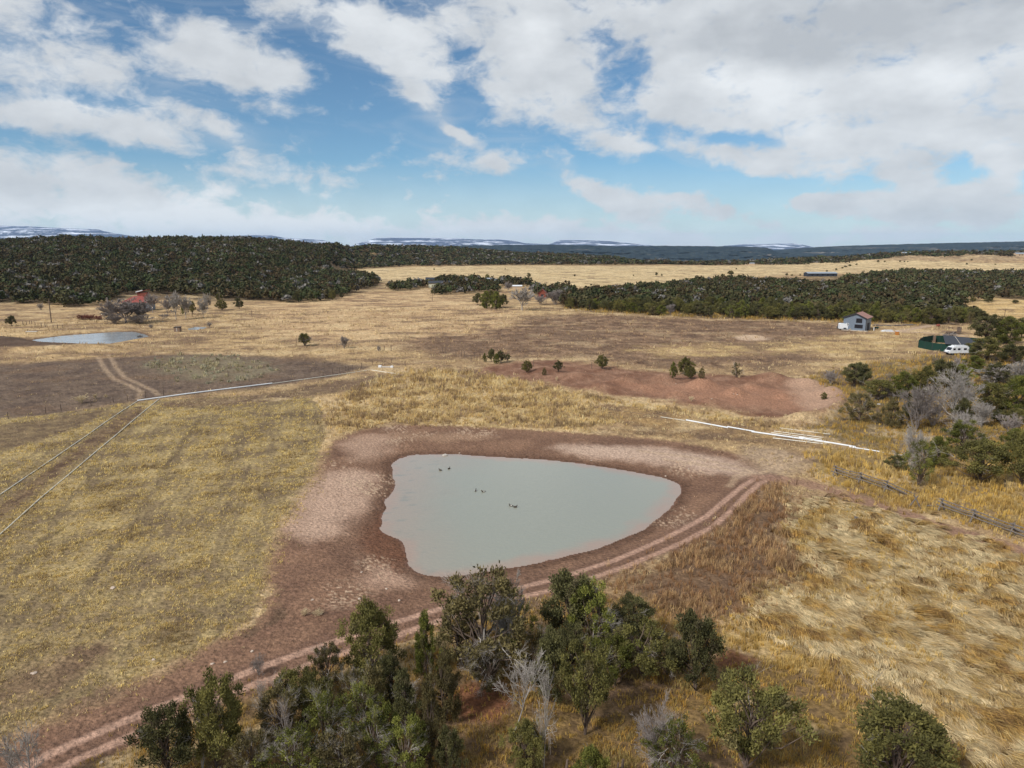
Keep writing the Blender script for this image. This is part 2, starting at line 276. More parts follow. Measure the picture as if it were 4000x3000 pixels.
def paint(x, y):
    """albedo and grass type of the ground at world points"""
    n = len(x); r = np.hypot(x, y)
    f1 = fbm(x, y, 1.6, 4, 21, .6); f2 = fbm(x, y, 6, 4, 31, .55); f3 = fbm(x, y, 28, 4, 41, .55); f4 = fbm(x, y, .55, 2, 51)
    def fld(s):
        if s <= 2: return f1 * .75 + f2 * .25
        if s <= 6: return f1 * .35 + f2 * .65
        if s <= 14: return f2 * .5 + f3 * .5
        return f2 * .2 + f3 * .8
    base_a = np.array(lin((186,156,112))); base_b = np.array(lin((142,116,88)))
    q = sst(-.35, .35, fld(9))[:, None]; col = base_a * (1 - q) + base_b * q
    g = np.full(n, 6); g[r > 330] = 9
    for name, (poly, a, b, ms, soft, en, gt) in T.items():
        s = sdf(poly, x, y, 40 + soft); k = np.nonzero(s < soft + en * 1.6)[0]
        if not len(k): continue
        m = 1 - sst(-soft, soft, s[k] + en * (f2[k] if en > 3 else f1[k] * .8 + f2[k] * .6))
        mt = sst(-.4, .4, fld(ms)[k])[:, None]; c = np.array(a) * (1 - mt) + np.array(b) * mt
        m = m[:, None]; col[k] = col[k] * (1 - m) + c * m; g[k[m[:, 0] > .5]] = gt
    pt = fbm(x, y * 1.5, 13, 4, 421, .6) + .5 * fbm(x, y * 2.2, 45, 3, 423)
    kk = np.isin(g, (6, 9, 10, 5, 3, 8, 11)); pm = (sst(.06, .36, pt) * .72 * kk)[:, None]; col = col * (1 - pm) + np.array(lin((112,90,72))) * pm
    pm = (sst(.1, .4, -pt) * .5 * kk * (g != 11) * np.where(g == 10, .5, 1))[:, None]; col = col * (1 - pm) + np.array(lin((206,180,138))) * pm
    ca, sa = math.cos(FURROW), math.sin(FURROW); fu, fv = x * ca + y * sa, -x * sa + y * ca; lf = g == 1
    st = fbm(fu / 14, fv, 2.4, 3, 431) + .7 * fbm(fu / 10, fv, .8, 2, 433); pm = (sst(.0, .5, st) * .5 * lf)[:, None]; col = col * (1 - pm) + np.array(lin((104,88,68))) * pm
    def over(d, w0, w1, c, s=1.):
        m = ((1 - sst(w0, w1, d)) * s)[:, None]; return col * (1 - m) + np.array(c) * m
    for p, c in zip(PALE, PALEC):
        s = sdf(p, x, y, 6); col = over(s + 2.2 * f2 + 1.2 * f1, -2.4, 1.6, c, .8)
    for p in FLINES: col = over(sdf(p, x, y, 4, False) + .9 * f1 + .5 * f2, .1, .6, lin((88,72,56)), .6)
    rim = sdf(POND, x, y, 8); col = over(rim + .9 * f1 + .6 * f2, .2, 2.2, lin((88,64,50)), .8)
    col = over(sdf(MUD, x, y, 6) + 1.2 * f1, -1.2, 1.0, lin((104,70,52)), .8)
    col = over(np.abs(rim) + .5 * f1 + .3 * f2, .0, .3, lin((124,92,78)), .5)
    rim2 = sdf(POND2, x, y, 6); col = over(rim2 + .8 * f1, .3, 2.0, lin((92,70,56)), .8)
    for cx, cy, cr in CRUST:
        d = np.hypot(x - cx, y - cy)
        if (d < cr).any():
            m = (1 - sst(cr * .4, cr, d)) * sst(.05, .3, fbm(x, y * 1.6, .42, 3, 61, .6) + .5 * f2) * .6; col = col * (1 - m[:, None]) + np.array(lin((196,168,140))) * m[:, None]
    # the two-rut dirt road
    d1 = sdf(RUT1, x, y, 3, False); d2 = sdf(RUT2, x, y, 3, False)
    col = over(np.minimum(d1, d2) + .3 * f1, .3, 1.7, lin((108,82,68)), .7)
    col = over(d1 + .12 * f1 + .05 * f4, .22, .5, lin((170,136,116)), .95); col = over(d2 + .14 * f1, .2, .5, lin((168,134,114)), .95)
    for i, p in enumerate(TRK): col = over(sdf(p, x, y, 4, False) + .2 * f1, .2, .7 if i > 1 else .9, lin((176,150,122)), .5)
    d = sdf(PATH, x, y, 6, False); m = d + 1.2 * f1 + .6 * f2
    col = over(m, .6, 1.8, lin((140,108,90)), .85); g[m < 1.2] = 0
    for p in (ROADR, ROADR2): d = sdf(p, x, y, 8, False); col = over(d + f1, .8, 2.4, lin((176,150,126)), .9); g[d < 3] = 0
    for (c, rr) in REDS:
        if rr: d = np.hypot(x - c[0], y - c[1]) + 1.0 * f1; col = over(d, rr * .5, rr, lin((118,74,54)), .75); g[d < rr * .8] = 0
    bare_ = np.where(g == 0, .5, 1.); col = col * (1 + (.42 * f4 + .26 * f1) * bare_)[:, None]
    lum = (col @ np.array([.3, .59, .11]))[:, None]; col = lum + (col - lum) * .98
    k = sst(500, 30000, r)[:, None] * .0
    return np.clip(col * .94, .008, .9), g

# ------------------------------------------------------------------ mesh and material helpers
def mesh(name, V, F, col=None, smoothf=False):
    """F: list of (k, n) integer arrays of equal-sided faces, or one array"""
    if not isinstance(F, (list, tuple)): F = [F]
    F = [np.asarray(f, np.int32) for f in F if len(f)]
    me = bpy.data.meshes.new(name); V = np.asarray(V, np.float32)
    me.vertices.add(len(V)); me.vertices.foreach_set('co', V.ravel())
    li = np.concatenate([f.ravel() for f in F]); sz = np.concatenate([np.full(len(f), f.shape[1], np.int32) for f in F])
    me.loops.add(len(li)); me.loops.foreach_set('vertex_index', li)
    me.polygons.add(len(sz)); me.polygons.foreach_set('loop_start', np.concatenate([[0], np.cumsum(sz)[:-1]]).astype(np.int32))
    me.update(calc_edges=True)
    if smoothf: me.polygons.foreach_set('use_smooth', np.ones(len(sz), bool))
    if col is not None:
        a = me.attributes.new('Col', 'FLOAT_COLOR', 'POINT'); c = np.ones((len(V), 4), np.float32); c[:, :3] = col
        a.data.foreach_set('color', c.ravel())
    return me
def put(name, me, mat=None, parent=None, loc=None, rz=0, sc=None):
    if mat and not me.materials: me.materials.append(mat)
    o = bpy.data.objects.new(name, me); COL.objects.link(o)
    if parent: o.parent = parent
    if loc is not None: o.location = loc
    if rz: o.rotation_euler = (0, 0, rz)
    if sc is not None: o.scale = sc
    return o
def tag(o, label=None, cat=None, group=None, kind=None):
    if label: o['label'] = label
    if cat: o['category'] = cat
    if group: o['group'] = group
    if kind: o['kind'] = kind
    return o
def empty(name, loc=(0, 0, 0), rz=0):
    o = bpy.data.objects.new(name, None); COL.objects.link(o); o.location = loc; o.rotation_euler = (0, 0, rz); o.empty_display_size = .3
    return o
def mat(name, c=None, rough=.8, spec=.3, attr=False, noise=None, bump=None, rnd=0, metal=0, trans=0):
    global nt
    m = bpy.data.materials.new(name); m.use_nodes = True; nt = m.node_tree; nt.nodes.clear()
    b = N('ShaderNodeBsdfPrincipled'); o = N('ShaderNodeOutputMaterial'); L(b.outputs[0], o.inputs[0])
    b.inputs['Roughness'].default_value = rough; b.inputs['Specular IOR Level'].default_value = spec; b.inputs['Metallic'].default_value = metal
    if attr: a = N('ShaderNodeAttribute'); a.attribute_name = 'Col'; cc = a.outputs['Color']
    else: a = N('ShaderNodeRGB'); a.outputs[0].default_value = (*c, 1); cc = a.outputs[0]
    t = N('ShaderNodeTexCoord')
    if noise:
        sc, amt = noise; n = N('ShaderNodeTexNoise'); n.inputs['Scale'].default_value = sc; n.inputs['Detail'].default_value = 6; n.inputs['Roughness'].default_value = .65
        L(t.outputs['Object'], n.inputs[0]); v = MR(n.outputs[0], .25, .75, 1 - amt, 1 + amt, False)
        g = N('ShaderNodeCombineXYZ'); [L(v, g.inputs[i]) for i in range(3)]; cc = MIX(1.0, cc, g.outputs[0], 'MULTIPLY')
    if rnd:
        oi = N('ShaderNodeObjectInfo'); v = MR(oi.outputs['Random'], 0, 1, 1 - rnd, 1 + rnd, False)
        g = N('ShaderNodeCombineXYZ'); [L(v, g.inputs[i]) for i in range(3)]; cc = MIX(1.0, cc, g.outputs[0], 'MULTIPLY')
    L(cc, b.inputs['Base Color'])
    if bump:
        sc, dist = bump; n = N('ShaderNodeTexNoise'); n.inputs['Scale'].default_value = sc; n.inputs['Detail'].default_value = 5
        L(t.outputs['Object'], n.inputs[0]); bp = N('ShaderNodeBump'); bp.inputs['Distance'].default_value = dist; L(n.outputs[0], bp.inputs['Height']); L(bp.outputs[0], b.inputs['Normal'])
    if trans:
        tr = N('ShaderNodeBsdfTranslucent'); L(cc, tr.inputs[0]); mx = N('ShaderNodeMixShader'); mx.inputs[0].default_value = trans
        L(b.outputs[0], mx.inputs[1]); L(tr.outputs[0], mx.inputs[2]); L(mx.outputs[0], o.inputs[0])
    return m
M_GROUND = mat('ground_soil', rough=.95, spec=.1, attr=True, noise=(3.5, .5), bump=(3.0, .25))
M_GRASS = mat('dry_blades', rough=.9, spec=.1, attr=True, trans=.25)
M_LEAF = mat('juniper_foliage', rough=.85, spec=.15, attr=True, rnd=.28, trans=.15)
M_WOODMASS = mat('juniper_foliage_far', rough=.9, spec=.1, attr=True, trans=.1)
M_BARK = mat('juniper_bark', lin((98,84,74)), rough=.95, spec=.1, noise=(6, .3), rnd=.2)
M_DEAD = mat('weathered_deadwood', lin((160,152,144)), rough=.9, spec=.1, noise=(5, .25))
M_TWIG = mat('bare_twigs', lin((142,132,126)), rough=.9, spec=.1, rnd=.2)
M_WGREY = mat('grey_rail_wood', lin((112,104,98)), rough=.95, spec=.1, noise=(9, .35))

# ------------------------------------------------------------------ ground sheet
def grid():
    rr = [22.]
    while rr[-1] < 32000:
        r = rr[-1]; rr.append(r + min(r * r / 20000 * 1.25, max(.5, r * .0062)) if r < 2000 else r * 1.02)
    rr = np.array(rr); rr[-1] = 32000
    a = np.concatenate([np.linspace(-40.5, 40.5, 1060), np.arange(41.5, 319, 1.5)]); a = np.radians(a)
    return rr, a
rr, aa = grid(); nr, na = len(rr), len(aa)
Rg, Ag = np.meshgrid(rr, aa, indexing='ij'); X = (Rg * np.sin(Ag)).ravel(); Y = (Rg * np.cos(Ag)).ravel()
Z = height(X, Y); C, _ = paint(X, Y)
i = np.arange(nr - 1)[:, None] * na; j = np.arange(na)[None, :]; j2 = (j + 1) % na
F = np.stack([i + j, i + j2, i + na + j2, i + na + j], -1).reshape(-1, 4)
V = np.stack([X, Y, Z], 1); ci = len(V)
V = np.vstack([V, [[0, 0, 0]]]); C = np.vstack([C, C[:na].mean(0)])
FT = np.stack([np.full(na, ci), np.arange(na)[::1], (np.arange(na) + 1) % na], 1)[:, [0, 2, 1]]
go = put('ground', mesh('ground', V, [F[:, ::-1], FT], C, True), M_GROUND); tag(go, kind='structure')
del X, Y, Z, C, V, F, Rg, Ag

# ------------------------------------------------------------------ water
def water_mat(name, c, rough=.12, murk=None):
    global nt
    m = mat(name, c, rough=rough, spec=.5); nt = m.node_tree
    b = [n for n in nt.nodes if n.type == 'BSDF_PRINCIPLED'][0]; t = N('ShaderNodeTexCoord')
    n = N('ShaderNodeTexNoise'); n.inputs['Scale'].default_value = 2.4; n.inputs['Detail'].default_value = 4; L(t.outputs['Object'], n.inputs[0])
    bp = N('ShaderNodeBump'); bp.inputs['Distance'].default_value = .03; L(n.outputs[0], bp.inputs['Height']); L(bp.outputs[0], b.inputs['Normal'])
    n2 = N('ShaderNodeTexNoise'); n2.inputs['Scale'].default_value = .16; n2.inputs['Detail'].default_value = 4; L(t.outputs['Object'], n2.inputs[0])
    if murk:
        at = N('ShaderNodeAttribute'); at.attribute_name = 'Col'; L(at.outputs['Color'], b.inputs['Base Color'])
    else:
        L(MIX(MR(n2.outputs[0], .3, .7, 0, 1), tuple(v * .9 for v in c), tuple(v * 1.1 for v in c)), b.inputs['Base Color'])
    return m
def water(name, poly, z, m, shade=None):
    p = np.array(poly); g = .5 if shade else 2.
    xs = np.arange(p[:, 0].min() - 2, p[:, 0].max() + 2, g); ys = np.arange(p[:, 1].min() - 2, p[:, 1].max() + 2, g)
    XX, YY = np.meshgrid(xs, ys, indexing='ij'); s = sdf(poly, XX.ravel(), YY.ravel(), 9)
    V = np.stack([XX.ravel(), YY.ravel(), np.full(XX.size, z)], 1); n1, n2 = XX.shape
    i = (np.arange(n1 - 1)[:, None] * n2 + np.arange(n2 - 1)[None]).ravel(); F = np.stack([i, i + n2, i + n2 + 1, i + 1], 1)
    F = F[(s[F].min(1) < 1.0)]
    used = np.unique(F); mp = np.zeros(len(V), int); mp[used] = np.arange(len(used)); V = V[used]; s = s[used]
    col = shade(V[:, 0], V[:, 1], s) if shade else None
    return tag(put(name, mesh(name, V, mp[F], col, True), m), kind='structure')
def murky(x, y, s):
    """silt-brown shallows along the shore, green-grey silty water further out"""
    deep = np.array(lin((142,143,130))); shal = np.array(lin((160,134,118))); west = sst(6, -10, x - POND_CX)
    k = (1 - sst(-.2, 2.4, -s + 1.6 * fbm(x, y, 3, 3, 71))) * .75
    k2 = (1 - sst(1, 10, -s + 2 * fbm(x, y, 5, 3, 73))) * .5 * west
    k = np.clip(np.maximum(k, k2), 0, 1)[:, None]
    weed = sst(.25, .5, fbm(x, y * 2, 2.2, 3, 77)) * (1 - sst(2, 9, -s)) * west * .5
    c = deep * (1 - k) + shal * k
    return c * (1 - weed[:, None]) + np.array(lin((110,122,116))) * weed[:, None]
POND_CX = float(np.mean(np.array(POND)[:, 0])) - 4
water('pond_water', POND, WZ, water_mat('silty_water', lin((138,150,138)), .13, True), murky)
M_W2 = water_mat('pale_water', lin((150,156,160)), .1)
water('pond_water', POND2, WZ2, M_W2); water('pond_water', POND3, WZ2, M_W2)

# ------------------------------------------------------------------ distant ridges
def ridge(name, prof, D, Wd, base, colf, seed, ruf, pw=1.0, mt=None):
    p = np.array(prof, float); n = int((p[-1, 0] - p[0, 0]) / 4) + 1
    px = np.linspace(p[0, 0], p[-1, 0], n); py = np.interp(px, p[:, 0], p[:, 1])
    dx = (px - 2000) / FPX; b = (1500 - py) / FPX
    t = dx / (CP + b * SP)                                         # x / y of the crest
    zc = CAMH + D * (b * CP - SP) / (CP + b * SP) + fbm(t * D, t * 0, D * .012, 4, seed) * ruf
    s = np.linspace(0, 1, 46); Sg, Tg = np.meshgrid(s, t, indexing='ij'); ZC = np.broadcast_to(zc, Sg.shape)
    Yg = D - Wd * (1 - Sg) ; Yg = Yg + fbm(Tg * D, Sg * Wd, D * .04, 4, seed + 1) * Wd * .12 * np.sin(Sg * np.pi)
    Zg = base + (ZC - base) * np.clip(Sg ** pw + .05 * fbm(Tg * D, Sg * Wd * 2, D * .02, 4, seed + 2) * np.sin(Sg * np.pi), 0, 1)
    yb = np.array([D + Wd * .4, D + Wd * .9])[:, None] + 0 * t; zb = np.array([0., 1.])[:, None] * (base - zc) + zc
    Y = np.vstack([Yg, yb]); Z = np.vstack([Zg, zb]); X = np.vstack([Tg, t + 0 * yb]) * np.vstack([Yg * 0 + D, yb * 0 + D]) * (Y / D)
    m1, m2 = X.shape; i = (np.arange(m1 - 1)[:, None] * m2 + np.arange(m2 - 1)[None]).ravel(); F = np.stack([i, i + 1, i + m2 + 1, i + m2], 1)
    col = colf(X.ravel(), Y.ravel(), Z.ravel(), np.concatenate([s, [1, 1]])[:, None].repeat(m2, 1).ravel())
    return tag(put(name, mesh(name, np.stack([X.ravel(), Y.ravel(), Z.ravel()], 1), F, col, True), mt or M_FAR), kind='structure')
M_FAR = mat('far_hillside', rough=1, spec=0, attr=True)
def snowy(x, y, z, s):  # rock and tree tones carry painted haze blue; the snow patches are real
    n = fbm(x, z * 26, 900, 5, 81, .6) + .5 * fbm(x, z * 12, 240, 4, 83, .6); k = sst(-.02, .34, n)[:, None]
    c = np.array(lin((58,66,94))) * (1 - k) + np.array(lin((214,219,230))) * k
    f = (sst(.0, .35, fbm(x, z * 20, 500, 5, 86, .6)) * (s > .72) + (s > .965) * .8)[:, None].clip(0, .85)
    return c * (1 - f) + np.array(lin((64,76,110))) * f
def hazy_wood(x, y, z, s):  # blue of the distance haze is mixed into the woodland colour
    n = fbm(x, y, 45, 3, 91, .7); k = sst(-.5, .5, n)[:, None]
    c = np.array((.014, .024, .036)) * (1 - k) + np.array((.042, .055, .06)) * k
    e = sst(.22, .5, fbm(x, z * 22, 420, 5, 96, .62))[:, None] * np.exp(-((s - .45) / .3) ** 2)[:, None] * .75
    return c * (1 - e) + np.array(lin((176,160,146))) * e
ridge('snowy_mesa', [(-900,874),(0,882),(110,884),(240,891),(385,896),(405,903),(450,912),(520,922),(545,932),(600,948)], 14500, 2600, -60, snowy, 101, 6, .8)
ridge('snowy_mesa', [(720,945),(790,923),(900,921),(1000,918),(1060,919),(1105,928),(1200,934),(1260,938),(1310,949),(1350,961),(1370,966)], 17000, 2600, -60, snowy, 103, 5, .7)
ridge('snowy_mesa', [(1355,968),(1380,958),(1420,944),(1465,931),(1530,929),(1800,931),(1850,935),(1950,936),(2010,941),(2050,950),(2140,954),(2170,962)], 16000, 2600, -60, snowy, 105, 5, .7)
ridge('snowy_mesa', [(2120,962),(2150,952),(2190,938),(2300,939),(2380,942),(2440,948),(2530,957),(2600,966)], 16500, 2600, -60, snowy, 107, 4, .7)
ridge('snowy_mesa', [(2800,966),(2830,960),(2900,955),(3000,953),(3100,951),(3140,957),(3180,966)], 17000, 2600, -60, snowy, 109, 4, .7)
ridge('wooded_plateau', [(1500,975),(1700,962),(1850,958),(2000,957),(2150,956),(2300,958),(2370,960),(2400,962),(2600,960),(2800,962),(2900,963),(2985,967),(3010,974),(3030,985),(3060,998),(3100,1010)], 4600, 1500, -95, hazy_wood, 111, 4, .75)
ridge('wooded_plateau', [(2930,990),(3030,978),(3180,966),(3300,960),(3400,957),(3550,953),(3700,949),(3850,946),(4000,943),(4400,938),(5200,930)], 6000, 1800, -95, hazy_wood, 113, 4, .75)

# ------------------------------------------------------------------ trees
def tubes(paths, sides=5):
    """paths: list of (points (n,3), radii (n)) -> verts, quad faces"""
    VV, FF, off = [], [], 0
    for P, r in paths:
        P = np.asarray(P, float); n = len(P); T_ = np.gradient(P, axis=0); T_ /= np.linalg.norm(T_, axis=1)[:, None] + 1e-9
        ref = np.array([0, 0, 1.]) if abs(T_[0, 2]) < .9 else np.array([1., 0, 0])
        U = np.cross(T_, ref); U /= np.linalg.norm(U, axis=1)[:, None] + 1e-9; W_ = np.cross(T_, U)
        a = np.arange(sides) * 2 * np.pi / sides
        v = P[:, None] + (U[:, None] * np.cos(a)[None, :, None] + W_[:, None] * np.sin(a)[None, :, None]) * np.asarray(r)[:, None, None]
        VV.append(v.reshape(-1, 3)); i = np.arange(n - 1)[:, None] * sides; j = np.arange(sides)[None]; j2 = (j + 1) % sides
        FF.append(np.stack([i + j, i + j2, i + sides + j2, i + sides + j], -1).reshape(-1, 4) + off); off += n * sides
    return np.vstack(VV), np.vstack(FF)
def leaves(C0, nrm, ln, wd, rg):
    """one pointed four-sided spray per centre, growing along nrm"""
    n = len(C0); d = nrm + rg.normal(0, .55, (n, 3)); d /= np.linalg.norm(d, axis=1)[:, None]
    q = rg.normal(0, 1, (n, 3)); u = np.cross(d, q); u /= np.linalg.norm(u, axis=1)[:, None] + 1e-9
    l = (ln * rg.uniform(.6, 1.3, n))[:, None]; w = (wd * rg.uniform(.6, 1.3, n))[:, None]
    V = np.stack([C0 - d * l * .4, C0 + u * w, C0 + d * l * .6, C0 - u * w], 1).reshape(-1, 3)
    return V, np.arange(4 * n).reshape(-1, 4)
STY = {  # crown radius by relative height (0 base of crown .. 1 top), crown start, clusters, leaves per cluster, cluster radius, dead fans
 'dense': ([.62,.9,1,.95,.8,.5,.12], .10, 62, 230, .62, 0), 'round': ([.6,1,1,.92,.8,.6,.25], .24, 56, 230, .62, 1),
 'broad': ([.35,.8,1,.9,.85,.6,.3], .32, 46, 230, .62, 3), 'open': ([.5,.8,.95,.8,.9,.55,.35], .2, 34, 210, .5, 14),
 'column': ([.75,.95,1,.85,.65,.42,.12], .08, 50, 230, .6, 1), 'cone': ([.7,1,.88,.7,.52,.35,.1], .14, 50, 220, .58, 2),
 'sparse': ([.4,.75,.9,1,.9,.7,.4], .18, 40, 110, .55, 20), 'flat': ([.3,.7,1,1,.95,.8,.5], .38, 40, 240, .6, 3)}
HUES = [((.082,.076,.026), (.200,.176,.052)), ((.064,.062,.026), (.150,.138,.054)), ((.096,.078,.034), (.190,.152,.062)), ((.082,.088,.020), (.200,.200,.044))]
def juniper(style, seed, H=6., Wd=5., hue=0):
    rg = np.random.RandomState(seed); prof, u0, nc, nl, cr, dead = STY[style]; nc = int(nc * 1.5); cr *= .62; nl = int(nl * .52); dead = int(dead * .9) + 1
    zs = np.linspace(0, 1, len(prof)); pts = []
    while len(pts) < nc:
        u = rg.uniform(0, 1) ** .9; a = rg.uniform(0, 2 * np.pi); rad = np.interp(u, zs, prof) * rg.uniform(.35, 1) ** .5
        lob = 1 + .22 * math.sin(3 * a + seed) + .13 * math.sin(5 * a + 7 * u + seed * 2)
        rad *= rg.uniform(.8, 1.3); u = min(1.1, max(0, u + rg.normal(0, .06)))
        p = np.array([math.cos(a) * rad * lob * (Wd / 2 - cr * .6), math.sin(a) * rad * lob * (Wd / 2 - cr * .6), H * (u0 + (1 - u0) * u) - cr * .25])
        if all(np.linalg.norm(p - q) > cr * .62 for q in pts[-40:]): pts.append(p)
        elif rg.rand() < .04: pts.append(p)
    pts = np.array(pts); VV, FF, CC, off = [], [], [], 0; ca, cb = np.array(HUES[hue][0]), np.array(HUES[hue][1])
    for p in pts:
        k = int(nl * 1.5 * rg.uniform(.6, 1.2)); d = rg.normal(0, 1, (k, 3)); d /= np.linalg.norm(d, axis=1)[:, None]
        c = p + d * (cr * rg.uniform(.55, 1.1) * rg.uniform(.2, 1, k) ** .45)[:, None] * np.array([1, 1, .95]) + rg.normal(0, .14, (k, 3))
        out = d * .7 + np.array([0, 0, .75]) + p / (Wd * 1.4) * np.array([1, 1, 0])
        v, f = leaves(c, out, .23, .048, rg); VV.append(v); FF.append(f + off); off += len(v)
        t = np.clip(rg.uniform(0, 1) + rg.normal(0, .22, k), 0, 1)[:, None]; cc = ca * (1 - t) + cb * t
        if rg.rand() < .08: cc = cc * .5 + np.array((.13, .10, .06)) * .5
        CC.append(np.repeat(cc, 4, 0))
    crown = mesh('crown', np.vstack(VV), np.vstack(FF), np.vstack(CC))
    ns = rg.randint(1, 4); P = []; hb = H * (u0 + (1 - u0) * .45)
    stems = []
    for s in range(ns):
        a = rg.uniform(0, 6.28); l = rg.uniform(.1, .45) * (ns > 1) + .08; n = 6; q = np.linspace(0, 1, n)
        pt = np.stack([math.cos(a) * l * q * 1.6 + np.cumsum(rg.normal(0, .07, n)), math.sin(a) * l * q * 1.6 + np.cumsum(rg.normal(0, .07, n)), q * H * .82 - .15], 1); pt[0, :2] *= .3
        r = (.17 / ns ** .4) * (1 - q * .8); P.append((pt, r)); stems.append(pt)
    for p in pts[rg.permutation(len(pts))[:34]]:
        st = stems[rg.randint(ns)]; k = rg.uniform(.15, .75) * p[2] / H / .82; i = min(int(k * 5), 4); b = st[i] + (st[i + 1] - st[i]) * (k * 5 - i)
        mid = (b + p) / 2 + rg.normal(0, .18, 3) - np.array([0, 0, .12]); P.append(([b, (b + mid) / 2 + rg.normal(0, .05, 3), mid, (mid + p) / 2, p], [.062, .05, .04, .028, .012]))
    v, f = tubes(P); trunk = mesh('trunk', v, f, None, True); D = []
    if dead:
        D = []
        for _ in range(dead):
            p = pts[rg.randint(len(pts))] * np.array([1.12, 1.12, .98]); st = stems[rg.randint(ns)]; b = st[rg.randint(2, 5)]
            d = p - b; P = twig(b + d * .4, d * .75, .034, 2 + (dead > 5), rg, 6)
            D.append(P)
        D = [mesh('dead_branch', *tubes(q, 4)) for q in D]
    return [crown, trunk] + D
def twig(b, d, r, depth, rg, kids, wander=.16, spread=.5, droop=0.):
    n = 5; q = np.linspace(0, 1, n)[:, None]; L_ = np.linalg.norm(d); w = np.cumsum(rg.normal(0, wander * L_ / n, (n, 3)), 0); w[0] = 0
    P = b + d * q + w; P[:, 2] -= droop * L_ * q[:, 0] ** 2; out = [(P, r * (1 - .7 * q[:, 0]))]
    if depth > 0:
        for _ in range(kids):
            k = rg.uniform(.25, 1); i = min(int(k * 4), 3); s = P[i] + (P[i + 1] - P[i]) * (k * 4 - i)
            nd = d / L_ + rg.normal(0, spread, 3) + np.array([0, 0, .12]); nd /= np.linalg.norm(nd)
            out += twig(s, nd * L_ * rg.uniform(.35, .62) * (1.15 - .35 * k), r * (1 - .6 * k) * .62, depth - 1, rg, kids, wander, spread, droop)
    return out
def bare(style, seed, H=6., Wd=5., rmin=.017):
    rg = np.random.RandomState(seed); P = []
    cfg = {'shrub': (11, .05, 1.0, 3, 6, .45), 'cottonwood': (7, .2, .75, 3, 7, .45), 'snag': (2, .1, .3, 2, 8, .6), 'bush': (16, .1, 1.0, 3, 5, .45), 'lean': (1, .9, .1, 3, 6, .5)}[style]
    ns, th, sp, depth, kids, spread = cfg
    base = np.array([0, 0, -.1]); top = np.array([rg.normal(0, .1), rg.normal(0, .1), H * th])
    if th > .1: P.append((np.stack([base, base * .5 + top * .5, top]), [.2 * H / 6, .16 * H / 6, .13 * H / 6])); b0 = top
    else: b0 = base
    if style == 'snag':
        P += twig(base, np.array([rg.normal(0, .4), 0, H * .95]), .11, depth, rg, 11, .1, .75)
    if style == 'lean':
        P = twig(base, np.array([H * .45, 0, H * .85]), .12, 3, rg, 8, .12, .55)
    for s in range(ns if style != 'lean' else 0):
        a = s * 2.4 + rg.uniform(-.4, .4); e = rg.uniform(.25, 1) * sp
        d = np.array([math.cos(a) * e * Wd * .5, math.sin(a) * e * Wd * .5, (H - b0[2]) * rg.uniform(.6, .95) * math.sqrt(max(.15, 1 - .6 * e * e))])
        P += twig(b0, d, .085 * H / 6, depth, rg, kids, .14, spread)
    v, f = tubes([(p, np.maximum(r, rmin)) for p, r in P], 3); return mesh('branches', v, f)
def norm(*ms):
    """scale meshes of one tree so that height and mean width are 1 (the trees are placed by scaling back to metres)"""
    ms = [m for m in ms if m]; co = []
    for m in ms: a = np.empty(len(m.vertices) * 3, np.float32); m.vertices.foreach_get('co', a); co.append(a.reshape(-1, 3))
    al = np.vstack(co); lo, hi = np.percentile(al, .3, 0), np.percentile(al, 99.7, 0); w = (hi[0] - lo[0] + hi[1] - lo[1]) / 2; h = al[:, 2].max()
    for m, a in zip(ms, co):
        a = a / np.array([w, w, h]); m.vertices.foreach_set('co', a.astype(np.float32).ravel()); m.update()
JUN = {}
for st in STY:
    for k in range(2):
        ms = juniper(st, hash_ := (sum(map(ord, st)) * 3 + k * 17), hue=(sum(map(ord, st)) + k) % 4); norm(*ms); JUN[st, k] = ms
BARE = {}
for st in ('shrub', 'cottonwood', 'snag', 'bush', 'lean'):
    for k in range(2):
        m = bare(st, len(st) * 7 + k * 5, 6, 5); norm(m); BARE[st, k] = m
        m = bare(st, len(st) * 7 + k * 5, 6, 5, .034); norm(m); BARE[st, k + 2] = m
for ms in JUN.values():
    for q, me_ in enumerate(ms): me_.materials.append((M_LEAF, M_BARK)[q] if q < 2 else M_DEAD)
rt = random.Random(4)
def place_juniper(x, y, z, w, h, style, label, group=None, rot=None):
    ms = JUN[style, rt.randint(0, 1)]; far = math.hypot(x, y) > 260
    o = empty('juniper_tree', (x, y, z), rt.uniform(0, 6.28) if rot is None else rot); o.scale = (w, w, h)
    put('crown', ms[0], parent=o); put('trunk', ms[1], parent=o)
    for d in () if far else ms[2:]: put('dead_branch', d, parent=o)
    return tag(o, label, 'tree', group)
def place_bare(x, y, z, w, h, style, label, group=None, m=None, name='bare_tree', cat='tree', rot=None):
    me = BARE[style, rt.randint(0, 1) + (2 if math.hypot(x, y) > 150 else 0)]
    key = (me.name, m.name)
    if key not in _bm: c = me.copy(); c.materials.clear(); c.materials.append(m); _bm[key] = c
    o = put(name, _bm[key], loc=(x, y, z), rz=rt.uniform(0, 6.28) if rot is None else rot, sc=(w, w, h))
    return tag(o, label, cat, group)
_bm = {}
def at_px(pxc, by, ty, w):
    x, y, z = G(pxc, by); d = mper(x, y, z); return x, y, z, w * d, max(.3, ztop(x, y, ty) - z)

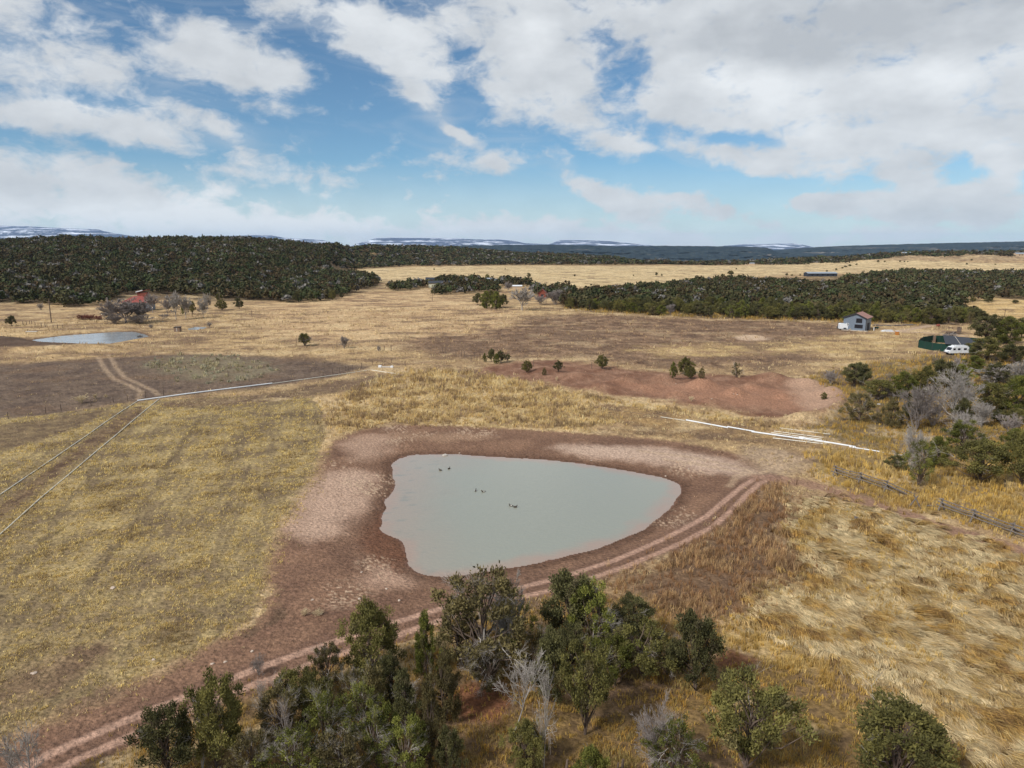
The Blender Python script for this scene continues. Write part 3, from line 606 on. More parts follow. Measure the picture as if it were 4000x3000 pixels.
# near trees: (style, px centre, base row, top row, width px, label)
NEAR = [
 ('round',850,2985,2613,235,'dense green juniper left of the tangle of dead branches, beside the dirt road'),
 ('broad',655,3040,2740,230,'low dark juniper with bare grey limbs at the left end of the foreground thicket'),
 ('sparse',1085,2900,2640,200,'greyish see-through juniper on the road edge, right of the round dense juniper'),
 ('sparse',1290,2985,2665,230,'wide thin-foliaged juniper full of pale dead twigs in the left thicket'),
 ('dense',1455,2640,2328,205,'tall two-lobed juniper beside the dirt road, left of the pond-side ragged juniper'),
 ('open',1285,2690,2500,140,'small dark juniper with a curved white fallen limb at its foot'),
 ('cone',1455,2800,2555,160,'dark pointed juniper directly below the tall two-lobed juniper'),
 ('cone',1580,2860,2608,125,'bright green pointed juniper in the middle of the left thicket'),
 ('column',1663,2640,2380,98,'narrow dark columnar juniper left of the ragged juniper by the pond'),
 ('column',1735,2810,2480,135,'brownish columnar juniper with a bare leaning trunk, below the narrow dark one'),
 ('cone',1683,2995,2556,115,'slender brown-green juniper with a thin bare trunk at the foot of the picture'),
 ('open',1890,2640,2200,385,'big ragged juniper whose white limbs and tufted top overlap the pond'),
 ('round',2235,2520,2208,235,'dense dark rounded juniper on the pond side of the thicket'),
 ('open',2315,2560,2262,190,'brighter green juniper leaning against the dense dark rounded one'),
 ('broad',2465,2520,2315,180,'light green juniper with visible limbs, right of the brighter green juniper'),
 ('cone',2150,2740,2442,150,'leaning dark juniper behind the leaning dead tree'),
 ('flat',2285,2870,2500,200,'tall juniper with twin bare trunks standing in golden grass'),
 ('flat',2510,2650,2440,240,'wide low juniper with layered branches in the middle of the right thicket'),
 ('round',2715,2700,2370,205,'dark juniper with a leaning grey trunk at the right end of the thicket'),
 ('dense',2060,3000,2800,150,'small dark juniper behind the foot of the white dead tree'),
 ('dense',2305,3150,2912,165,'half-seen bushy juniper cut by the bottom edge of the picture'),
 ('flat',2905,3030,2635,330,'spreading juniper with a dark forked trunk at the lower right'),
 ('broad',3500,3110,2765,390,'isolated wide dark juniper on grey weedy ground at the lower right'),
 ('sparse',1150,3080,2820,260,'grey-green juniper with dead sprays at the bottom of the left thicket'),
 ('open',1340,3110,2860,250,'bushy olive juniper at the bottom edge below the wide thin-foliaged one'),
 ('open',1480,3010,2740,170,'olive juniper between the wide thin-foliaged one and the slender brown-green one'),
 ('sparse',1420,2870,2640,190,'pale dead-twigged juniper right of the curved white limb'),
 ('open',1590,3060,2800,190,'dark bushy juniper at the bottom edge left of the slender trunk'),
 ('round',1165,2760,2600,170,'low spreading juniper on the road edge behind the pale thicket'),
 ('sparse',1900,2700,2470,190,'low brownish juniper below the ragged juniper, in front of the red clearing'),
 ('open',1790,2560,2330,170,'grey-green juniper tucked against the left side of the ragged juniper'),
 ('sparse',2010,2560,2320,170,'grey twiggy juniper tucked against the right side of the ragged juniper'),
 ('sparse',2640,3050,2790,240,'faint olive juniper with many bare twigs near the bottom edge'),
 ('round',1760,3030,2820,110,'small olive juniper right of the slender trunk at the bottom'),
 # right-hand grove
 ('sparse',2090,2640,2430,140,'thin grey-olive juniper in the gap between the ragged juniper and the dark rounded one'),
 ('open',985,3070,2850,190,'ragged olive juniper at the bottom edge, right of the round dense juniper'),
 ('sparse',1375,2780,2590,130,'twiggy grey juniper between the curved limb and the pointed dark juniper'),
 ('sparse',2600,2640,2450,130,'thin twiggy juniper between the wide low one and the leaning-trunk one'),
 ('round',1230,2830,2640,170,'grey-olive juniper in the middle of the left thicket, behind the wide thin-foliaged one'),
 ('cone',1530,2740,2540,120,'narrow dark juniper in front of the two-lobed juniper'),
 ('flat',2400,2680,2480,190,'low layered juniper left of the wide low one'),
 ('broad',2230,2640,2420,150,'dark lower juniper at the foot of the brighter green one'),

 ('round',3335,1508,1412,92,'dark round juniper standing alone beside a bare shrub, near the dirt jumps'),
 ('broad',3362,1500,1418,80,'second lobe of foliage, juniper behind the lone round juniper by the dirt jumps'),
 ('open',3350,1648,1524,125,'wide brown-green juniper at the right end of the dirt jumps'),
 ('cone',3480,1665,1528,88,'bright olive juniper with a clear dark trunk, left edge of the right grove'),
 ('broad',3430,1560,1482,110,'low brownish juniper behind the bright olive one'),
 ('dense',3525,1560,1448,105,'dark juniper at the back left of the right grove'),
 ('dense',3610,1545,1420,105,'round-topped dark juniper below the green pen, left of centre'),
 ('round',3680,1520,1398,110,'dark juniper directly below the white van'),
 ('dense',3745,1510,1420,90,'dark juniper behind the big silver bare tree'),
 ('cone',3758,1650,1552,78,'yellowish juniper in front of the big silver bare tree'),
 ('open',3757,1778,1640,140,'dark wind-swept juniper with a thick trunk and grey dead top'),
 ('sparse',3585,1902,1700,130,'half-dead juniper above the rail fence with a thick pale trunk'),
 ('dense',3655,1825,1700,90,'dark upright juniper behind the half-dead one'),
 ('broad',3830,1885,1722,205,'wide low dark juniper above the far rail fence section'),
 ('round',3990,1900,1650,150,'dark juniper cut by the right edge, above the rail fence'),
 ('broad',3855,1615,1498,120,'brown-green juniper right of the big silver bare tree'),
 ('dense',3965,1605,1472,120,'dark juniper at the right edge level with the silver tree'),
 ('round',3850,1405,1318,120,'big dark round juniper hiding the back of the white van'),
 ('round',3960,1420,1345,110,'dark juniper right of the van, cut by the right edge'),
 ('round',3850,1335,1232,110,'tall dark juniper behind the green pen'),
 ('dense',3935,1340,1240,110,'tall dark juniper at the right edge behind the pen'),
 ('round',3990,1320,1238,90,'right-most tall juniper behind the pen, cut by the edge'),
 ('broad',3905,1660,1600,70,'small dark juniper in the shade of the right grove'),
 ('broad',3970,1670,1600,80,'low juniper at the right edge below the dark one'),
 ('dense',3960,1765,1670,90,'olive juniper at the right edge above the wide low dark one'),
 ('broad',3500,1835,1770,70,'low brown juniper skirt left of the half-dead juniper'),
 ('dense',3218,1560,1528,26,'tiny green juniper bush at the end of the dirt jumps'),
 ('broad',3560,1640,1560,80,'olive juniper among the bare trees of the right grove'),
 ('round',3890,1500,1420,95,'dark juniper between the silver tree and the right edge'),
 ('dense',3800,1450,1390,80,'low dark juniper just below the van'),
 # isolated junipers round the dirt jumps
 ('round',2057,1452,1405,45,'small round juniper on a trunk, left-most of those on the red dirt'),
 ('column',2127,1464,1430,22,'tiny upright juniper bush on the red dirt between two round junipers'),
 ('broad',2181,1450,1404,42,'leaning small juniper on the red dirt, third from its left end'),
 ('round',2352,1441,1381,50,'round juniper at the far edge of the red dirt, standing by itself'),
 ('column',2629,1472,1410,36,'left-most narrow juniper of the cluster beyond the dirt jumps'),
 ('dense',2677,1458,1388,66,'largest domed juniper of the cluster beyond the dirt jumps'),
 ('round',2694,1479,1424,46,'low round juniper in front of the domed one beyond the dirt jumps'),
 ('column',2742,1480,1427,30,'narrow dark juniper right of the cluster beyond the dirt jumps'),
 ('sparse',2877,1472,1402,55,'thin grey-green juniper standing alone beyond the dirt jumps'),
 ('column',1893,1414,1377,18,'smallest juniper at the left end of the clump by the red dirt'),
 ('round',1920,1413,1357,36,'tallest round juniper of the clump by the left tip of the red dirt'),
 ('dense',1940,1420,1377,26,'narrow juniper in the middle of the clump by the red dirt'),
 ('round',1957,1416,1366,44,'wide juniper with several trunks in the clump by the red dirt'),
 ('broad',1984,1412,1378,24,'low juniper at the right end of the clump by the red dirt'),
 ('broad',1190,1349,1299,52,'bushy tree with grey twigs and green top, alone in the tan field'),
 ('round',45,1272,1229,42,'lone small juniper at the left edge of the picture, by the fence posts'),
 # by the left house and the middle clumps
 ('round',868,1212,1166,46,'round juniper standing in front of the left wood, right of the bare cottonwoods'),
 ('broad',752,1232,1172,34,'dark-crowned tree among the bare cottonwoods'),
 ('column',714,1228,1185,16,'narrow dark evergreen among the bare cottonwoods'),
 ('round',855,1175,1145,28,'small juniper behind the lone round one by the left wood'),
 ('round',935,1208,1160,40,'short-trunked juniper at the left wood edge, right of the round one'),
 ('round',1160,1182,1135,38,'mushroom-shaped juniper on a short trunk in front of the left wood'),
 ('round',1216,1172,1132,28,'small domed juniper at the wood edge right of the mushroom-shaped one'),
 ('dense',1252,1172,1128,34,'taller dark juniper at the wood edge'),
 ('round',1297,1172,1130,34,'dark juniper on a trunk at the wood edge facing the tan field'),
 ('round',1334,1166,1138,20,'small round juniper at the tip of the wood edge'),
 ('round',1865,1192,1140,42,'left lobe of the big dark clump standing in the tan field'),
 ('dense',1900,1204,1132,58,'centre of the big dark clump standing in the tan field'),
 ('dense',1938,1205,1134,56,'dark juniper right of the centre of the big field clump'),
 ('round',1965,1200,1145,46,'right lobe of the big dark clump in the tan field'),
 ('dense',1920,1180,1130,52,'juniper at the back of the big dark clump in the tan field'),
 ('round',1697,1152,1122,36,'small juniper beside the utility pole at the edge of the middle clump'),
]
for st, px, by, ty, w, lb in NEAR:
    x, y, z, wm, hm = at_px(px, by, ty, w)
    big = 1.12 if by > 2450 else (1.22 if px > 3780 and by < 1700 else 1.15 if px > 3300 else 1.)
    place_juniper(x, y, z - .05, wm * big, hm * (1.1 if big > 1.2 and by < 2000 else 1.03 if big > 1 else 1), st, lb)
DEADT = [
 ('lean',1988,2890,2545,185,'leaning grey dead tree with a brown trunk, sweeping right over the red clearing',M_DEAD,'dead_tree',0.),
 ('snag',2125,3000,2600,110,'upright white dead tree with many thin branches, bottom centre',M_DEAD,'dead_tree',None),
 ('snag',790,3010,2700,150,'bare silver dead tree in front of the left juniper',M_DEAD,'dead_tree',None),
 ('snag',1035,2850,2640,110,'pale dead tree rising out of the left thicket beside the road',M_DEAD,'dead_tree',None),
 ('snag',1125,2960,2715,130,'brown dead tree with stiff level branches in the left thicket',M_TWIG,'dead_tree',None),
 ('cottonwood',1980,2600,2230,150,'bare grey crown rising beside the tufted top of the ragged juniper',M_DEAD,'dead_tree',None),
 ('bush',2560,3000,2720,190,'bare grey thorny tree standing in grass at the bottom centre right',M_TWIG,'dead_tree',None),
 ('snag',60,3090,2835,110,'black-barked dead tree at the bottom left corner, left of its twin',M_TWIG,'dead_tree',None),
 ('lean',140,3110,2850,130,'leaning dead tree with white twigs at the bottom left corner',M_DEAD,'dead_tree',None),
 ('bush',1580,2790,2640,120,'white dead brush under the pointed junipers of the left thicket',M_DEAD,'dead_tree',None),
 ('bush',1860,2650,2480,150,'fan of bare pale branches under the ragged juniper',M_DEAD,'dead_tree',None),
 ('bush',2395,2540,2420,140,'silver dead brush below the light green juniper',M_DEAD,'dead_tree',None),
 ('bush',1490,2640,2540,90,'silver dead stems under the tall two-lobed juniper',M_DEAD,'dead_tree',None),
 ('shrub',1010,2630,2545,60,'pale straw-coloured shrub on the road edge',M_TWIG,'bare_shrub',None),
 ('bush',3243,1502,1438,60,'bare grey shrub beside the lone round juniper',M_TWIG,'bare_shrub',None),
 ('shrub',3728,1625,1440,170,'big silver bare tree with a domed crown in the right grove',M_DEAD,'bare_tree',None),
 ('shrub',3578,1680,1500,130,'brown bare tree left of the silver domed one',M_TWIG,'bare_tree',None),
 ('shrub',3640,1665,1545,100,'dark bare tree between the brown one and the silver one',M_TWIG,'bare_tree',None),
 ('shrub',3830,1670,1566,95,'small silver bare tree in front of the right grove',M_DEAD,'bare_tree',None),
 ('shrub',3755,1720,1605,100,'grey bare crown above the wind-swept juniper',M_DEAD,'bare_tree',None),
 ('shrub',3560,1840,1668,105,'grey bare tree behind the half-dead juniper above the rail fence',M_DEAD,'bare_tree',None),
 ('shrub',3880,1500,1430,105,'pale bare tree with forked limbs under the tall junipers on the right',M_DEAD,'bare_tree',None),
 ('shrub',3975,1500,1410,100,'pale bare tree cut by the right edge below the van juniper',M_DEAD,'bare_tree',None),
 ('bush',3738,1470,1395,60,'grey bare bush under the front of the van',M_TWIG,'bare_shrub',None),
 ('bush',3470,1560,1490,60,'brown leafless bush at the back left of the right grove',M_TWIG,'bare_shrub',None),
 ('bush',3710,1330,1300,55,'grey brush pile behind the flatbed trailer',M_TWIG,'bare_shrub',None),
 ('cottonwood',3940,1720,1620,80,'bare grey tree near the right edge above the wide low juniper',M_TWIG,'bare_tree',None),
 ('shrub',1345,1359,1306,42,'round bare shrub in the tan field, right of the green-topped one',M_TWIG,'bare_shrub',None),
 ('bush',1190,1348,1304,58,'bare grey skirt of twigs round the green-topped bush',M_TWIG,'bare_shrub',None),
 ('bush',1480,1371,1344,20,'tiny bare bush near the fence posts in the tan field',M_TWIG,'bare_shrub',None),
 ('cottonwood',495,1262,1158,150,'huge spreading bare cottonwood in front of the red-roofed house',M_TWIG,'bare_tree',None),
 ('cottonwood',440,1258,1172,90,'left-hand bare cottonwood beside the red-roofed house',M_TWIG,'bare_tree',None),
 ('cottonwood',555,1260,1180,90,'bare cottonwood hiding the right end of the red-roofed house',M_TWIG,'bare_tree',None),
 ('bush',450,1264,1225,80,'dark thicket of stems at the foot of the left cottonwood',M_TWIG,'bare_shrub',None),
 ('bush',540,1266,1225,110,'dark thicket of stems at the foot of the huge cottonwood',M_TWIG,'bare_shrub',None),
 ('cottonwood',597,1222,1140,60,'upright bare cottonwood right of the red roof',M_TWIG,'bare_tree',None),
 ('cottonwood',688,1250,1130,58,'tallest pale bare cottonwood, with a straight trunk',M_DEAD,'bare_tree',None),
 ('cottonwood',727,1246,1150,48,'pale bare cottonwood just right of the tallest one',M_DEAD,'bare_tree',None),
 ('cottonwood',655,1235,1160,44,'bare cottonwood left of the tallest one',M_TWIG,'bare_tree',None),
 ('cottonwood',795,1243,1160,40,'thin pale bare tree between the cottonwoods and the round juniper',M_DEAD,'bare_tree',None),
 ('cottonwood',812,1214,1140,30,'distant pale bare tree in front of the left wood',M_DEAD,'bare_tree',None),
 ('lean',632,1252,1225,34,'crooked dark stump-like tree left of the tallest cottonwood',M_TWIG,'bare_tree',None),
 ('bush',160,1212,1180,26,'small grey bare tree near the left wood edge',M_TWIG,'bare_tree',None),
 ('bush',590,1282,1262,20,'small bare bush near the left pond',M_TWIG,'bare_shrub',None),
 ('bush',545,1320,1306,22,'bare bush at the right tip of the left pond',M_TWIG,'bare_shrub',None),
 ('bush',818,1280,1255,20,'thin bare bush beside the tiny pond',M_TWIG,'bare_shrub',None),
 ('cottonwood',2040,1213,1118,98,'big pale bare tree with a domed crown, right of the dark field clump',M_DEAD,'bare_tree',None),
 ('cottonwood',1985,1140,1098,34,'reddish bare tree behind the dark field clump',M_TWIG,'bare_tree',None),
 ('shrub',2170,1190,1122,70,'wide brown bare tree in front of the middle wood',M_TWIG,'bare_tree',None),
 ('shrub',2110,1190,1150,50,'brown bare thicket left of the wide brown bare tree',M_TWIG,'bare_tree',None),
 ('shrub',2452,1214,1182,30,'silver bare shrub at the edge of the middle wood',M_DEAD,'bare_shrub',None),
 ('shrub',2620,1225,1182,40,'brownish bare tree at the edge of the middle wood',M_TWIG,'bare_tree',None),
]
for st, px, by, ty, w, lb, m_, nm, rot in DEADT:
    x, y, z, wm, hm = at_px(px, by, ty, w)
    k_ = 1.15 if px > 3500 else 1.
    place_bare(x, y, z - .05, wm * k_, hm * k_, st, lb, m=m_, name=nm, cat='shrub' if 'shrub' in nm else 'tree', rot=rot)
M_RED = mat('red_willow_stems', lin((120,72,62)), rough=.9, rnd=.15); M_PALE = mat('pale_dry_stems', lin((206,186,150)), rough=.9, rnd=.1)
for px, by, ty, w, lb in ((322,1248,1224,55,'left half of the low red willow thicket'), (352,1250,1226,50,'middle of the low red willow thicket'), (385,1250,1230,40,'right end of the low red willow thicket')):
    x, y, z, wm, hm = at_px(px, by, ty, w); place_bare(x, y, z, wm, hm, 'bush', lb, m=M_RED, name='willow_bush', cat='shrub')
for px, by, ty, w, lb in ((320,1572,1538,62,'pale rounded rabbitbrush on the dark field edge'), (373,1556,1536,18,'small pale dry bush right of the large pale one'), (415,1552,1538,16,'smallest pale dry bush by the two-track'), (1190,2400,2372,36,'pale dry bush on the bare ground above the road'), (1245,2400,2376,42,'second pale dry bush above the road, right of the first'), (2175,1485,1470,14,'pale tuft on the red dirt'), (2700,1570,1545,24,'pale dry bush on the dirt jumps')):
    x, y, z, wm, hm = at_px(px, by, ty, w); place_bare(x, y, z, wm, hm, 'bush', lb, m=M_PALE, name='dry_bush', cat='shrub')

# ------------------------------------------------------------------ woods: the nearest trees one by one, the rest as a mass
rw = np.random.RandomState(21)
def pxpoly_world(lst): return [G(a, b)[:2] for a, b in lst]
def scatter(test, x0, x1, y0, y1, gap):
    n = int((x1 - x0) * (y1 - y0) / gap ** 2 * 1.0); gx = np.arange(x0, x1, gap); gy = np.arange(y0, y1, gap)
    XX, YY = np.meshgrid(gx, gy, indexing='ij'); x = XX.ravel() + rw.uniform(-.48, .48, XX.size) * gap; y = YY.ravel() + rw.uniform(-.48, .48, XX.size) * gap
    k = test(x, y); return x[k], y[k]
def front_left(t): return np.interp(t, [tpx(v) for v in (-900,-300,0,60,300,430,560,800,1000,1180,1290,1400,1480,1520,1530)], [332,330,345,360,330,350,410,398,372,356,368,432,500,640,1400])
def t_hill(x, y):
    t = x / y; d1 = np.interp(t, HT, HD1); back = np.where(t > tpx(1310), np.interp(t, [tpx(1310), tpx(1400), tpx(1520)], [720, 700, 560]), d1 + 90)
    den = fbm(x, y, 40, 3, 201) + .5 * fbm(x, y, 12, 2, 205)
    return (y > front_left(t) + 6 * fbm(x, y, 20, 2, 203)) & (y < back) & (t > tpx(-450)) & (den > -.34 - .2 * sst(500, 380, y)) & (t < tpx(1525))
def t_back(x, y):
    t = x / y; d0 = np.interp(t, [tpx(v) for v in (1285,1400,1540,1700,2000,2400,2560,2620)], [740,860,960,1010,1060,1060,1090,1200]); d1 = np.interp(t, HT, HD1) + 80
    return (y > d0) & (y < d1) & (t > tpx(1285)) & (t < tpx(2640)) & (fbm(x, y, 60, 3, 211) > -.4)
def t_right(x, y):
    t = x / y; d0 = np.interp(t, [tpx(v) for v in (2560,2700,3000,3300,3400,3700,4200)], [1150,1120,1100,1180,1260,1250,1250]); n = fbm(x, y, 70, 3, 221)
    return (t >= tpx(2560)) & (t < tpx(4300)) & (y > 1000) & (y < 1560) & (n > -.18 + .9 * sst(60, -60, y - d0))
MW = pxpoly_world([(2195,1206),(2280,1211),(2500,1227),(2650,1233),(2800,1240),(3000,1247),(3240,1254),(3420,1258),(3560,1268),(3700,1272),(3800,1270),(3850,1262),(3760,1222),(3730,1192),(3780,1172),(3880,1180),(3760,1164),(3640,1146),(3560,1137),(3400,1130),(3320,1126),(3250,1122),(3080,1112),(2850,1100),(2700,1112),(2500,1133),(2330,1146),(2180,1160)])
RW = pxpoly_world([(3290,1106),(3350,1117),(3560,1129),(3800,1151),(3960,1168),(4300,1180),(4300,1072),(3900,1072),(3500,1068),(3400,1080),(3300,1094)])
def t_mid(x, y): s = sdf(MW, x, y, 30); return (s + 3 * fbm(x, y, 12, 2, 231) < 0) & (fbm(x, y, 22, 3, 233) > -.42)
def t_rw(x, y): s = sdf(RW, x, y, 30); return (s + 4 * fbm(x, y, 20, 2, 235) < 0) & (fbm(x, y, 26, 3, 237) > -.45)
CL = [pxpoly_world(p) for p in ([(1513,1136),(1560,1138),(1680,1125),(1670,1116),(1520,1122)], [(1690,1152),(1760,1150),(1940,1140),(1930,1116),(1850,1110),(1760,1118)], [(1950,1118),(2065,1120),(2060,1108),(1960,1104)], [(2085,1158),(2230,1165),(2235,1140),(2100,1132)], [(1700,1112),(1870,1108),(1860,1098),(1740,1096)])]
def t_cl(x, y):
    s = np.full(x.shape, 99.)
    for p in CL: s = np.minimum(s, sdf(p, x, y, 30))
    return s < 1
woods = []
GL = {'hill': 'dark junipers along the foot of the left wooded hill', 'mid': 'junipers at the front edge of the wood behind the grey house', 'right': 'junipers of the far right wood beyond the pale clearing', 'clump': 'junipers round the white barn in the middle distance'}
LL = {'hill': 'dark juniper in the dense wood at the foot of the left hill', 'mid': 'dark juniper in the dense wood behind the grey house and brown field', 'clump': 'dark juniper in the clump beside the white metal barn', 'right': 'dark juniper in the far right wood beyond the pale clearing'}
for nm, fn, b, gap in (('hill', t_hill, (-560, 10, 325, 960), 4.6), ('mid', t_mid, (10, 330, 250, 620), 4.4), ('right', t_rw, (180, 640, 340, 760), 5.2), ('clump', t_cl, (-100, 60, 380, 640), 4.6), ('back', t_back, (-420, 420, 700, 1620), 8.0), ('ridge', t_right, (200, 1350, 1000, 1600), 11.)):
    x, y = scatter(fn, *b, gap); woods.append((nm, x, y))
skip = [G(a, b)[:2] + (r,) for a, b, r in ((2400,1192,10),(2440,1165,7),(2120,1165,8),(3360,1300,0),(1712,1124,9),(1690,1112,6),(2590,1190,4))]
allx = np.concatenate([w[1] for w in woods]); ally = np.concatenate([w[2] for w in woods]); alln = np.concatenate([[k] * len(w[1]) for k, w in enumerate(woods)])
ok = np.ones(len(allx), bool)
for sx, sy, sr in skip: ok &= np.hypot(allx - sx, ally - sy) > sr
t_ = allx / ally; ok &= (np.abs(t_) < .86)
allx, ally, alln = allx[ok], ally[ok], alln[ok]; allz = height(allx, ally); rad = np.hypot(allx, ally)
order = np.argsort(rad); infr = np.abs(allx / ally) < .745; first = [i for i in order if infr[i]][:300 - len(NEAR)]
first_set = np.zeros(len(allx), bool); first_set[first] = True
ROW = {}
for i in first:
    key = woods[alln[i]][0]; s = rt.uniform(.8, 1.25); h = rt.uniform(4.0, 6.2) * s
    q = 2000 + FPX * allx[i] / (ally[i] * CP + 28 * SP); sx_ = sdf(MW, allx[i:i+1], ally[i:i+1], 60)[0]; deep = 'at its front edge' if sx_ > -9 else 'behind its front edge'
    if key == 'mid':
        zn = ['near the red cabin', 'below the white-roofed sheds', 'just right of the white-roofed sheds', 'facing the brown field', 'right of the field centre', 'left of the grey house', 'directly behind the grey house', 'right of the grey house', 'above the driveway'][int(np.searchsorted([2300, 2480, 2640, 2820, 3050, 3300, 3430, 3560], q))]
        lb, gp = f'middle-wood juniper {deep}, {zn}', f'middle wood junipers {deep}, {zn}'
    else:
        zn = 'near the left edge' if q < 200 else 'left of the red-roofed house' if q < 480 else 'right of the red-roofed house' if q < 900 else 'where the wood meets the tan field'
        lb, gp = f'dark juniper at the foot of the left hill {zn}', f'left hill junipers {zn}'
    o = place_juniper(allx[i], ally[i], allz[i] - .1, rt.uniform(4.2, 6.4) * s, h, rt.choice(['dense','round','dense','broad','round','cone','sparse']), lb, gp)
    if key != 'mid' or deep == 'at its front edge': ROW.setdefault(gp, []).append((q, o))
ORD = 'first second third fourth fifth sixth seventh eighth ninth tenth eleventh twelfth thirteenth fourteenth fifteenth sixteenth seventeenth eighteenth nineteenth twentieth'.split()
def rank(rows):
    for gp, l in rows.items():
        l.sort(key=lambda p: p[0])
        if 1 < len(l) <= 20:
            for k, (q, o) in enumerate(l): o['label'] = (ORD[k].capitalize() + ' from left of the ' + gp).replace('middle wood junipers at its front edge', 'front-row middle-wood junipers')
rank(ROW); ROW = {}
# far crowns
def lod(seed, n):
    rg = np.random.RandomState(seed); d = rg.normal(0, 1, (n, 3)); d[:, 2] = np.abs(d[:, 2]) * .9 - .25; d /= np.linalg.norm(d, axis=1)[:, None]
    lob = 1 + .2 * np.sin(3 * np.arctan2(d[:, 1], d[:, 0]) + seed); c = d * rg.uniform(.55, 1, n)[:, None] * np.array([.5, .5, .52]) * lob[:, None]; c[:, 2] += .47
    q = d + rg.normal(0, .55, (n, 3)); q /= np.linalg.norm(q, axis=1)[:, None]; u = np.cross(q, rg.normal(0, 1, (n, 3))); u /= np.linalg.norm(u, axis=1)[:, None]; w = np.cross(q, u)
    s = rg.uniform(.09, .19, n)[:, None] * (60 / n) ** .4; return np.stack([c - u * s, c - w * s * .8, c + u * s, c + w * s * .8], 1), rg.uniform(0, 1, n)
def mass(name, idx, n, hr, wr, label, group=None):
    m = len(idx); V = np.empty((m, n, 4, 3), np.float32); T_ = np.empty((m, n), np.float32); var = rw.randint(0, 8, m); a = rw.uniform(0, 6.28, m)
    w = rw.uniform(*wr, m) * rw.uniform(.75, 1.2, m); h = rw.uniform(*hr, m) * rw.uniform(.75, 1.2, m)
    for v in range(8):
        q, tt = lod(300 + v, n); k = np.nonzero(var == v)[0]
        if not len(k): continue
        ca, sa = np.cos(a[k])[:, None, None], np.sin(a[k])[:, None, None]
        V[k, :, :, 0] = (q[..., 0] * ca - q[..., 1] * sa) * w[k, None, None] + allx[idx[k]][:, None, None]
        V[k, :, :, 1] = (q[..., 0] * sa + q[..., 1] * ca) * w[k, None, None] + ally[idx[k]][:, None, None]
        V[k, :, :, 2] = q[..., 2] * h[k, None, None] + allz[idx[k]][:, None, None]
        T_[k] = tt
    hue = rw.uniform(0, 1, m); br = rw.uniform(.7, 1.3, m); grey = rw.rand(m) < .07
    base = np.stack([.052 + .024 * hue, .051 + .014 * (1 - hue), .026 + 0 * hue], 1) * br[:, None]; base[grey] = np.array((.17, .155, .14))
    c = base[:, None, :] * (.65 + .75 * T_[..., None]); c = np.repeat(c.reshape(-1, 3), 4, 0)
    o = put(name, mesh(name, V.reshape(-1, 3), np.arange(m * n * 4).reshape(-1, 4), c), M_WOODMASS); return tag(o, label, 'wood', kind='stuff')
for k, (nm, n, hr, wr, lb) in enumerate((('hill', 70, (4, 6.5), (4.6, 6.8), 'dense dark juniper wood covering the hill on the left'), ('mid', 80, (4, 6), (4.2, 6.6), 'dense juniper wood behind the grey house'),
      ('right', 60, (4, 6), (4.8, 7), 'far juniper wood on the right beyond the pale clearing'), ('clump', 70, (4, 6), (4, 6), 'small junipers behind the white barn'), ('back', 32, (5, 8), (8, 11), 'far dark wood along the back of the pale field'), ('ridge', 26, (5, 8), (8, 11), 'scattered wood on the low far rise on the right'))):
    idx = np.nonzero((alln == k) & ~first_set)[0]
    if len(idx): mass('juniper_wood', idx, n, hr, wr, lb)
print('woods', [(w[0], len(w[1])) for w in woods])
# lone dots of trees on the far fields
FAR = [(1696,1056,6,10),(1973,1054,5,8),(2066,1086,18,22),(2245,1082,8,12),(2475,1079,6,8),(2564,1078,12,16),(2585,1080,8,12),(2855,1075,26,20),(2822,1084,18,16),(2876,1053,7,7),(3266,1056,10,9),(3230,1062,9,8),(3302,1046,16,9),(3320,1040,12,9),(3290,1050,10,8),(3345,1036,10,8),(3073,1077,14,10),(3093,1078,10,8),(3125,1078,9,8),(3290,1092,8,9),(3115,1034,8,6),(3205,1030,8,6),(3430,1024,12,9),(3455,1024,8,7),(3515,1024,9,8),(3533,1025,7,7),(3545,1026,7,7),(3776,1035,10,9),(3888,1036,8,7),(3795,1018,9,8),(2350,1140,20,24),(2375,1142,18,22),(2395,1140,22,26),(3965,1186,30,16),(3860,1182,34,18),(3800,1180,26,22),(3770,1190,34,26),(3700,1196,40,24),(1775,1098,22,26),(1805,1096,24,24),(1835,1100,20,20),(1872,1094,16,22),(1905,1098,22,30)]
for k, (px, by, w, h) in enumerate(FAR):
    zn = ('on the pale far field behind the middle clump' if px < 2300 else 'on the pale far field above the middle wood' if px < 2860 else 'round the long blue barn' if px < 3150 and by > 1060 else 'along the gully right of the long blue barn' if px < 3360 else 'on the brown slope below the far houses') if by < 1095 else ('among the white-roofed sheds' if 2300 < px < 2420 else 'in the pale clearing at the right' if px > 3600 else 'behind the middle clump')
    x, y, z, wm, hm = at_px(px, by, by - h, w); o = place_juniper(x, y, z, wm, hm, 'round', 'small juniper ' + zn, 'small far junipers ' + zn); ROW.setdefault(zn, []).append((px, o))
rank({'small junipers ' + k: v for k, v in ROW.items()})

# ------------------------------------------------------------------ grass
rg = np.random.RandomState(99)
def srgb(*c): a = np.array([lin(v) for v in c]); return a * 1.04 - (a @ np.array([.3, .59, .11]))[:, None] * .04
